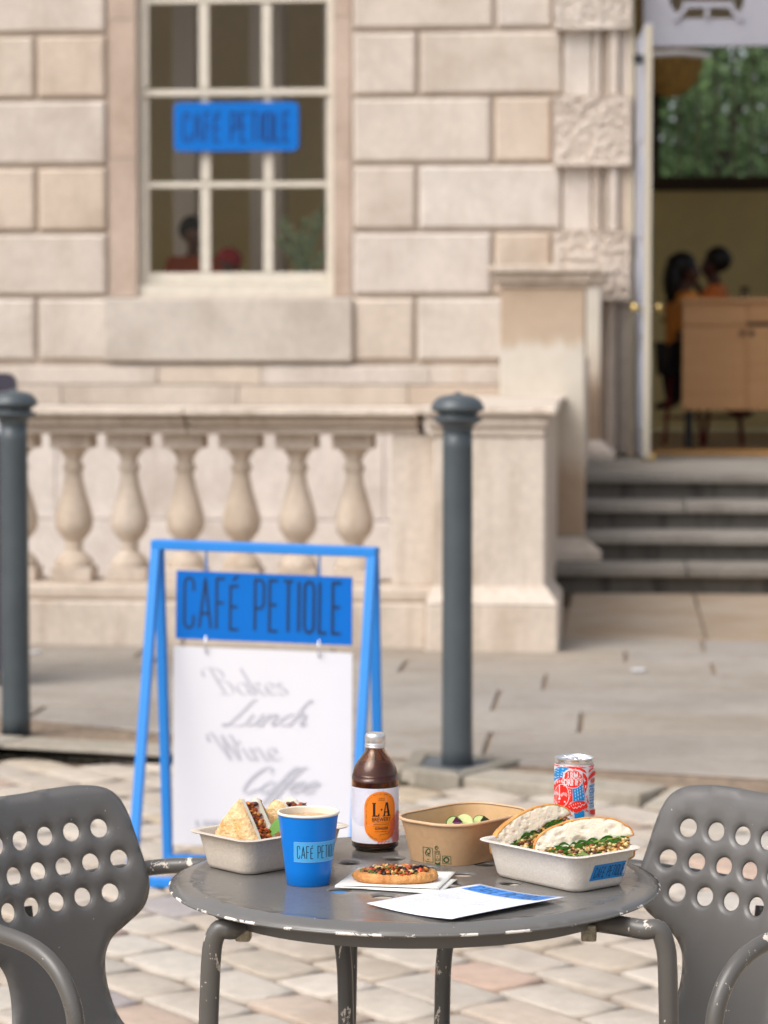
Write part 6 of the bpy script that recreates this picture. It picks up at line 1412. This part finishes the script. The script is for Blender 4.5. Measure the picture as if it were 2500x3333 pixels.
# ---- people
def person(loc,rz,lab,skin_c,top_m,hair_m,trouser_m,seat=True,hair_long=False,lean=.0,reach=.35,hand_face=False,grp=None):
    """a body grown over one skeleton; z=0 is the floor, facing +y"""
    t=empty('person',loc,rz); tag(t,lab,'person',grp)
    sk_m=mat('skin_'+str(int(skin_c[0]*1000)),skin_c,.5,sss=.1)
    hz=.78 if seat else .96   # hip height (a high stool or standing)
    J={}; S=[]
    def j(n,p,r_,par=None): J[n]=(len(S),); S.append((Vector(p),r_,J[par][0] if par else None))
    ly=lean
    j('pelvis',(0,0,hz),.13); j('waist',(0,.02+ly*.3,hz+.14),.115,'pelvis'); j('chest',(0,.02+ly*.7,hz+.34),.14,'waist'); j('neck0',(0,ly,hz+.47),.06,'chest'); j('neck',(0,ly+.01,hz+.53),.05,'neck0')
    j('jaw',(0,ly+.045,hz+.585),.062,'neck'); j('head',(0,ly+.03,hz+.66),.088,'jaw'); j('crown',(0,ly+.015,hz+.725),.07,'head')
    j('nose',(0,ly+.125,hz+.635),.014,'head')
    for s_,n in ((-1,'l'),(1,'r')):
        j('ear'+n,(s_*.088,ly+.015,hz+.635),.016,'head')
        j('sh'+n,(s_*.17,ly,hz+.43),.062,'chest')
        if hand_face and s_==1: el_,ha_=(.20,ly+.14,hz+.22),(.08,ly+.16,hz+.50)
        else: el_,ha_=(s_*.22,ly+.10,hz+.17),(s_*.14,ly+reach,hz+.20)
        j('el'+n,el_,.044,'sh'+n); j('wr'+n,ha_,.028,'el'+n); j('hand'+n,(ha_[0]*.95,ha_[1]+.05,ha_[2]+.02),.032,'wr'+n)
        for q_ in range(4): j('f%d%s'%(q_,n),(ha_[0]*.95+(q_-1.5)*.02,ha_[1]+.115-(abs(q_-1.5)*.008),ha_[2]+.01),.009,'hand'+n)
        j('th'+n,(ha_[0]*.95-s_*.045,ha_[1]+.07,ha_[2]+.02),.010,'hand'+n)
        j('hip'+n,(s_*.09,.01,hz-.03),.095,'pelvis')
        if seat: j('kn'+n,(s_*.11,.42,hz-.04),.065,'hip'+n); j('an'+n,(s_*.11,.38,hz-.44),.04,'kn'+n); j('to'+n,(s_*.12,.52,hz-.49),.035,'an'+n)
        else: j('kn'+n,(s_*.10,.02,.50),.065,'hip'+n); j('an'+n,(s_*.10,-.01,.08),.04,'kn'+n); j('to'+n,(s_*.11,.14,.035),.035,'an'+n)
    def grow(names,name,m,gr,par):
        ids=[i for n_,(i,) in J.items() if names is None or n_ in names]; mp_={i:k for k,i in enumerate(ids)}
        me=bpy.data.meshes.new(name); me.from_pydata([S[i][0] for i in ids],[(mp_[i],mp_[S[i][2]]) for i in ids if S[i][2] in mp_],[]); me.materials.append(m)
        o=bpy.data.objects.new(name,me); scene.collection.objects.link(o); o.parent=par
        md=o.modifiers.new('skin','SKIN'); md.use_smooth_shade=True; o.modifiers.new('sub','SUBSURF').render_levels=1
        for k,i in enumerate(ids):
            sv_=me.skin_vertices[0].data[k]; r_=S[i][1]+gr; sv_.radius=(r_,r_); sv_.use_root=(k==0)
        return o
    b=grow(None,'body',sk_m,0,t)
    grow({'waist','chest','neck0','shl','shr','ell','elr','pelvis'},'top',top_m,.014,t)
    grow({'pelvis','hipl','hipr','knl','knr','anl','anr'},'trousers',trouser_m,.010,t)
    hm=MB(); c_=Vector((0,ly+.0,hz+.675)); hm.blob(c_+Vector((0,-.02,.02)),(.106,.112,.108),2,.05,seed=3)
    if hair_long: hm.blob(c_+Vector((0,-.085,-.10)),(.095,.06,.19),2,.08,seed=5)
    hm=hm.v,hm.f; me=mesh('hair',hm[0],hm[1],hair_m,None,smooth=True,loc=(0,0,0)); me.parent=t
    ey=MB()
    for s_ in (-1,1): ey.blob((s_*.032,ly+.106,hz+.655),.011,1,0)
    e=mesh('eyes',ey.v,ey.f,mat('eye_white',(.5,.5,.5),.3),None,smooth=True,loc=(0,0,0)); e.parent=t; tag(e,kind='stuff')
    mo=mesh('mouth',*MB_box(-.022,.022,ly+.098,ly+.112,hz+.585,hz+.594),mat('lips',(.15,.04,.035),.5),None,loc=(0,0,0)); mo.parent=t
    return t
def MB_box(*a): m=MB().box(*a); return m.v,m.f
hair=mat('black_hair',(.006,.005,.006),.5); och=mat('orange_top',(.90,.34,.06),.7); nvy=mat('dark_trousers',(.02,.015,.025),.8); rsc=mat('red_scarf',(.60,.05,.06),.7)
p=Y(2212,900,21.3); person((p.x,21.3,LZ-.05),R(-72),'person in orange top with long black hair seated behind the counter',(.10,.045,.03),och,hair,nvy,True,True,.03,.38,grp='people inside the room').scale=(1.1,1.12,1.0)
p=Y(2338,900,21.5); person((p.x+.03,21.5,LZ+.0),R(75),'person with short black hair at the counter facing the one in orange',(.09,.035,.03),mat('rust_top',(.75,.20,.04),.7),hair,nvy,True,False,.05,.3,True,grp='people inside the room')
p=Y(628,760,20.5); person((p.x,20.5,LZ+.03),R(-150),'person with dark hair and orange top standing behind the lower left window panes',(.25,.13,.09),mat('coral_top',(.60,.13,.05),.7),hair,nvy,False,False,.0,.3,grp='people inside the room')
p=Y(740,800,20.9); person((p.x,20.9,LZ-.20),R(150),'person in red hat and top behind the middle window pane, mostly hidden',(.30,.16,.12),rsc,mat('red_hat',(.60,.05,.06),.8),nvy,False,False,.0,.3,grp='people inside the room')
# high stools
crim=mat('crimson_paint',(.20,.012,.02),.45)
def stool(x,y,lab):
    t=empty('bar_stool',(x,y,LZ)); tag(t,lab,'stool','stools at the counter')
    bevel(MB().lathe([(.17,.0),(.18,.015),(.17,.03)],24,(x,y,LZ+.66)).build('seat',crim,t),.005,2)
    for a in (45,135,225,315): MB().tube([(x+.12*math.cos(R(a)),y+.12*math.sin(R(a)),LZ+.66),(x+.21*math.cos(R(a)),y+.21*math.sin(R(a)),LZ)],.014,8).build('leg',crim,t)
    MB().tube([(x+.18*math.cos(R(a)),y+.18*math.sin(R(a)),LZ+.22) for a in range(0,360,20)],.009,6,closed=True).build('foot_ring',crim,t)
p=Y(2225,1100,21.4); stool(p.x,21.4,'crimson stool under the person in orange, its legs showing left of the counter'); p=Y(2345,1100,21.5); stool(p.x+.03,21.5,'crimson stool hidden behind the counter under the second seated person')
# chair back with a dark coat, left of the counter
# ---- plant behind the lower right window pane
pp=Y(985,885,YW+.75); PT=empty('potted_plant',(pp.x,YW+.75,LZ)); tag(PT,'leafy pale green potted plant behind the lower right window pane','plant')
MB().lathe([(.12,0),(.16,.35),(.15,.35),(.12,.3),(.0005,.3)],20,(pp.x,YW+.75,pp.z-.40),cap=False).build('pot',mat('dark_pot',(.05,.045,.04),.6),PT)
MB().box(pp.x-.25,pp.x+.25,YW+.55,YW+.95,LZ-.003,pp.z-.401).build('plant_stand',mat('dark_oak',(.06,.04,.03),.6),PT)
rd=random.Random(2); mb=MB(); st_=MB(); lg=mat('plant_leaf',(.60,.72,.45),.4,var=.3,scale=10)
for k in range(9):
    a=rd.uniform(0,6.28); tip=Vector((pp.x+rd.uniform(-.2,.2),YW+.75+rd.uniform(-.12,.12),pp.z+rd.uniform(.1,.5))); b0=Vector((pp.x,YW+.75,pp.z-.1)); pth=smooth_path([b0,(b0+tip)/2+Vector((rd.uniform(-.04,.04),0,.05)),tip],6); st_.tube(pth,.004,5)
    for q_ in pth[3:]:
        for _ in range(6):
            d=Vector((rd.gauss(0,1),rd.gauss(0,.6),rd.gauss(0,.7))).normalized()*rd.uniform(.03,.055); e=d.cross(Vector((rd.gauss(0,1),rd.gauss(0,1),rd.gauss(0,1)))).normalized()*.019; mb.add([q_,q_+d*.5+e,q_+d,q_+d*.5-e],[(0,1,2,3)])
mb.build('leaves',lg,PT); tag(bpy.data.objects['leaves'],kind='stuff'); st_.build('stems',mat('plant_stem',(.08,.09,.04),.6),PT)
